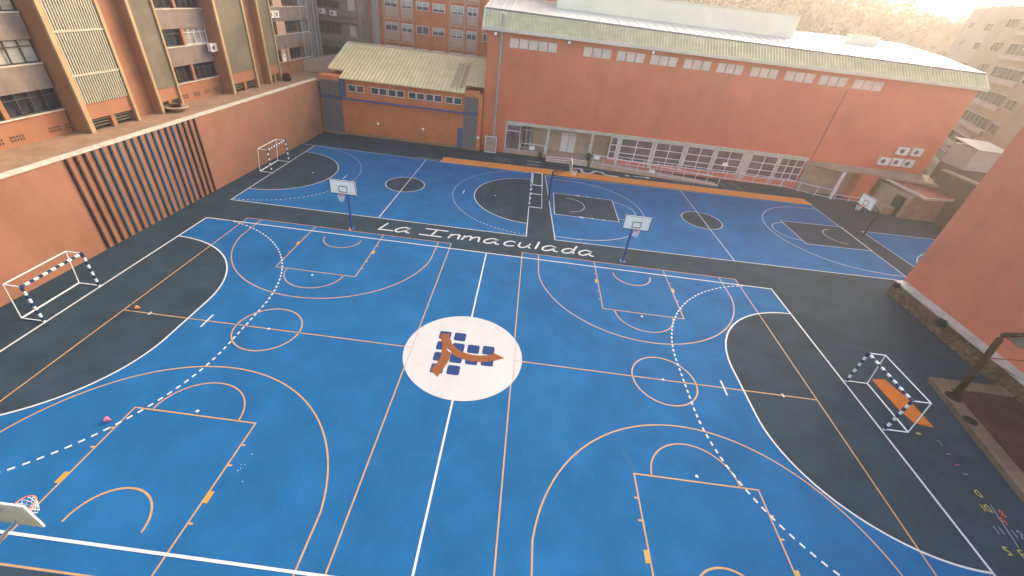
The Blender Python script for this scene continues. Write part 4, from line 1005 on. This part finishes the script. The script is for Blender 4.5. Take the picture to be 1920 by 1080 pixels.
# ------------------------------------------------------------------ basketball hoops (board faces -y local, pole behind at y=0)
def make_hoop(label, loc_, rz, pm, rev=1.0):
    t = thing('basketball_hoop', label, 'basketball hoop', loc_, rz, 'basketball hoops at the court ends')
    MB().box(-.2, .2, -.2, .2, 0, .03).build('base_plate', pm, t)
    MB().tube([(0, 0, .03), (0, 0, 2.75)], .075, 10).build('pole', pm, t)
    f = MB()
    for x in (-.07, .07):
        f.tube([(x, 0, 2.7), (x * 4, -.65 * rev, 3.15)], .028, 6); f.tube([(x, 0, 2.72), (x * 4, -.65 * rev, 3.75)], .022, 6); f.tube([(x, 0, 2.4), (x * 4, -.65 * rev, 3.15)], .022, 6)
    f.build('arm', pm, t)
    yb_ = -.66 * rev
    bd = MB().box(-.9, .9, yb_ - .04, yb_, 2.95, 3.95).build('backboard', 'board', t)
    MB().box(-.88, .88, yb_ + .001, yb_ + .02, 2.97, 3.93).build('back_panel', 'boardback', bd)
    m = MB(); y0, y1 = yb_ - .046, yb_ - .041
    for x0, x1, z0, z1, d in ((-.9, .9, 2.95, 3.95, .045), (-.3, .3, 3.1, 3.55, .045)):
        m.box(x0, x1, y0, y1, z0, z0 + d); m.box(x0, x1, y0, y1, z1 - d, z1); m.box(x0, x0 + d, y0, y1, z0 + d, z1 - d); m.box(x1 - d, x1, y0, y1, z0 + d, z1 - d)
    m.build('board_markings', 'steelblk', bd)
    rx = yb_ - .04 - .38
    rm = MB().tube([(.225 * math.cos(R(a)), rx + .225 * math.sin(R(a)), 3.05) for a in range(0, 360, 15)], .016, 6, True)
    rm.tube([(-.08, yb_ - .04, 3.05), (-.1, rx + .2, 3.05)], .014, 5); rm.tube([(.08, yb_ - .04, 3.05), (.1, rx + .2, 3.05)], .014, 5)
    rr = rm.build('rim', 'rim', t)
    nt_ = MB()
    for k in range(12):
        for dr in (1, -1):
            pts = []
            for j in range(5): a = R(k * 30 + dr * j * 15); rad = .22 - .022 * j; pts.append((rad * math.cos(a), rx + rad * math.sin(a), 3.03 - .1 * j))
            nt_.tube(pts, .007, 4)
    nt_.build('net', 'net', rr)
    return t
h0 = make_hoop('blue poled basketball hoop before the first painted letter L', (-10.15, 11.46, 0), 0, 'steelblue')
dup(h0, (9.95, 11.62, 0), 0, 'blue poled basketball hoop after the last letter of the painted name')
make_hoop('basketball hoop on a grey pole seen from behind beside the thick white sideline', (-10.1, -12.6, 0), math.pi, 'pipe', 2.25)
h1_ = make_hoop('black poled basketball hoop seen edge on between the two far courts', (4.53, 21.3, 0), R(90), 'steelblk', 2.2)
dup(h1_, (33.5, 21.4, 0), R(-90), 'black poled basketball hoop facing away from the tan shed')

# ------------------------------------------------------------------ small things
def cone(x, y, m, lab, tip=False):
    t = thing('training_cone', lab, 'cone', (x, y, .012), 0, 'training cones'); t.scale = (.62, .62, .62)
    b = MB().lathe((0, 0, 0), [(.17, .0), (.17, .03), (.12, .035), (.03, .32), (.015, .33)], 14)
    if tip: b.xf(lambda x, y, z: (z - .1, y, x + .16))
    b.build('cone_body', m, t)
cone(-13.1, -6.2, 'conep', 'pink cone lying on the blue court beside the dashed white arc', True)
cone(-17.1, .2, 'coneo', 'orange cone lying where the two orange lines meet in the slate goal area', True)
cone(-10.2, 11.15, 'coneo', 'small red cone at the foot of a blue hoop pole')
t = tag(MB().prism([(-.12, -.04), (.02, -.07), (.13, -.02), (.1, .04), (-.05, .06)], 0, .02).prism([(-.04, -.03), (.05, -.02), (.02, .03)], .02, .035).build('fallen_leaf_litter', 'chalky'), 'yellow green litter lying beside the orange patch and goal', 'litter'); t.location = (22.15, -1.35, .002)

# ------------------------------------------------------------------ distance
HX0, HX1, HY0, HY1 = -140, 330, 84, 250
def hz_(x, y):
    t = min(1, max(0, (y - HY0) / 60.)); t = t * t * (3 - 2 * t)
    return t * (22.5 + 2.5 * math.sin(x * .031 + 1) + 1.6 * math.sin(x * .083) + 1.0 * math.sin(x * .19 + y * .05)) + .012 * max(0, y - 144) - .3
b = MB(); nx, ny = 94, 34
for j in range(ny + 1):
    for k in range(nx + 1):
        x = HX0 + (HX1 - HX0) * k / nx; y = HY0 + (HY1 - HY0) * j / ny; b.v.append((x, y, hz_(x, y)))
for j in range(ny):
    for k in range(nx): a = j * (nx + 1) + k; b.f.append((a, a + 1, a + nx + 2, a + nx + 1))
struct(b.build('distant_hill', 'hill', None, True))
b = MB()
for _ in range(1500):
    x = random.uniform(30, 250); y = random.uniform(90, 160); z = hz_(x, y); rr_ = random.uniform(1.2, 2.6)
    for q in range(26):
        d = Vector((random.gauss(0, 1), random.gauss(0, 1), random.gauss(0, 1))).normalized() * rr_ * random.uniform(.5, 1.1)
        c = Vector((x, y, z + rr_ * .9)) + d; a = Vector((random.gauss(0, 1), random.gauss(0, 1), random.gauss(0, 1))).normalized(); e = a.orthogonal().normalized(); s_ = random.uniform(.35, .8)
        b.poly([c + a * s_, c + e * s_ * .7, c - a * s_, c - e * s_ * .7])
w_ = b.build('hillside_woods', 'darkgreen'); w_['kind'] = 'stuff'
for x, y, z, w_, lab in ((122, 128, 23, 5, 'longer of two pale flat roofed houses on the hazy hillside'), (148, 132, 24, 3.5, 'shorter of two pale flat roofed houses on the hazy hillside')):
    t = thing('distant_house', lab, 'house', (x, y, z), R(-40))
    MB().box(-w_, w_, -5, 5, -8, 2.6).build('wall', 'board', t); MB().box(-w_ - .4, w_ + .4, -5.4, 5.4, 2.6, 3.0).build('roof', 'gutter', t)
    for k in range(3): MB().box(-w_ + .8 + k * 2.2, -w_ + 1.9 + k * 2.2, -5.06, -5.001, .4, 1.8).build('window', 'glass', t)

# ------------------------------------------------------------------ scattering air added to imitate lens glare toward the sun
hz = MB().box(-150, 340, -40, 262, -1.5, 31).build('glare_haze', 'board'); hz['kind'] = 'stuff'
m = bpy.data.materials.new('glare_haze_air'); m.use_nodes = True; n = m.node_tree.nodes; n.clear()
o_ = n.new('ShaderNodeOutputMaterial'); v = n.new('ShaderNodeVolumePrincipled'); v.inputs['Color'].default_value = (1, .86, .70, 1)
v.inputs['Density'].default_value = .0013; v.inputs['Anisotropy'].default_value = .6
m.node_tree.links.new(v.outputs[0], o_.inputs['Volume']); hz.data.materials.clear(); hz.data.materials.append(m)
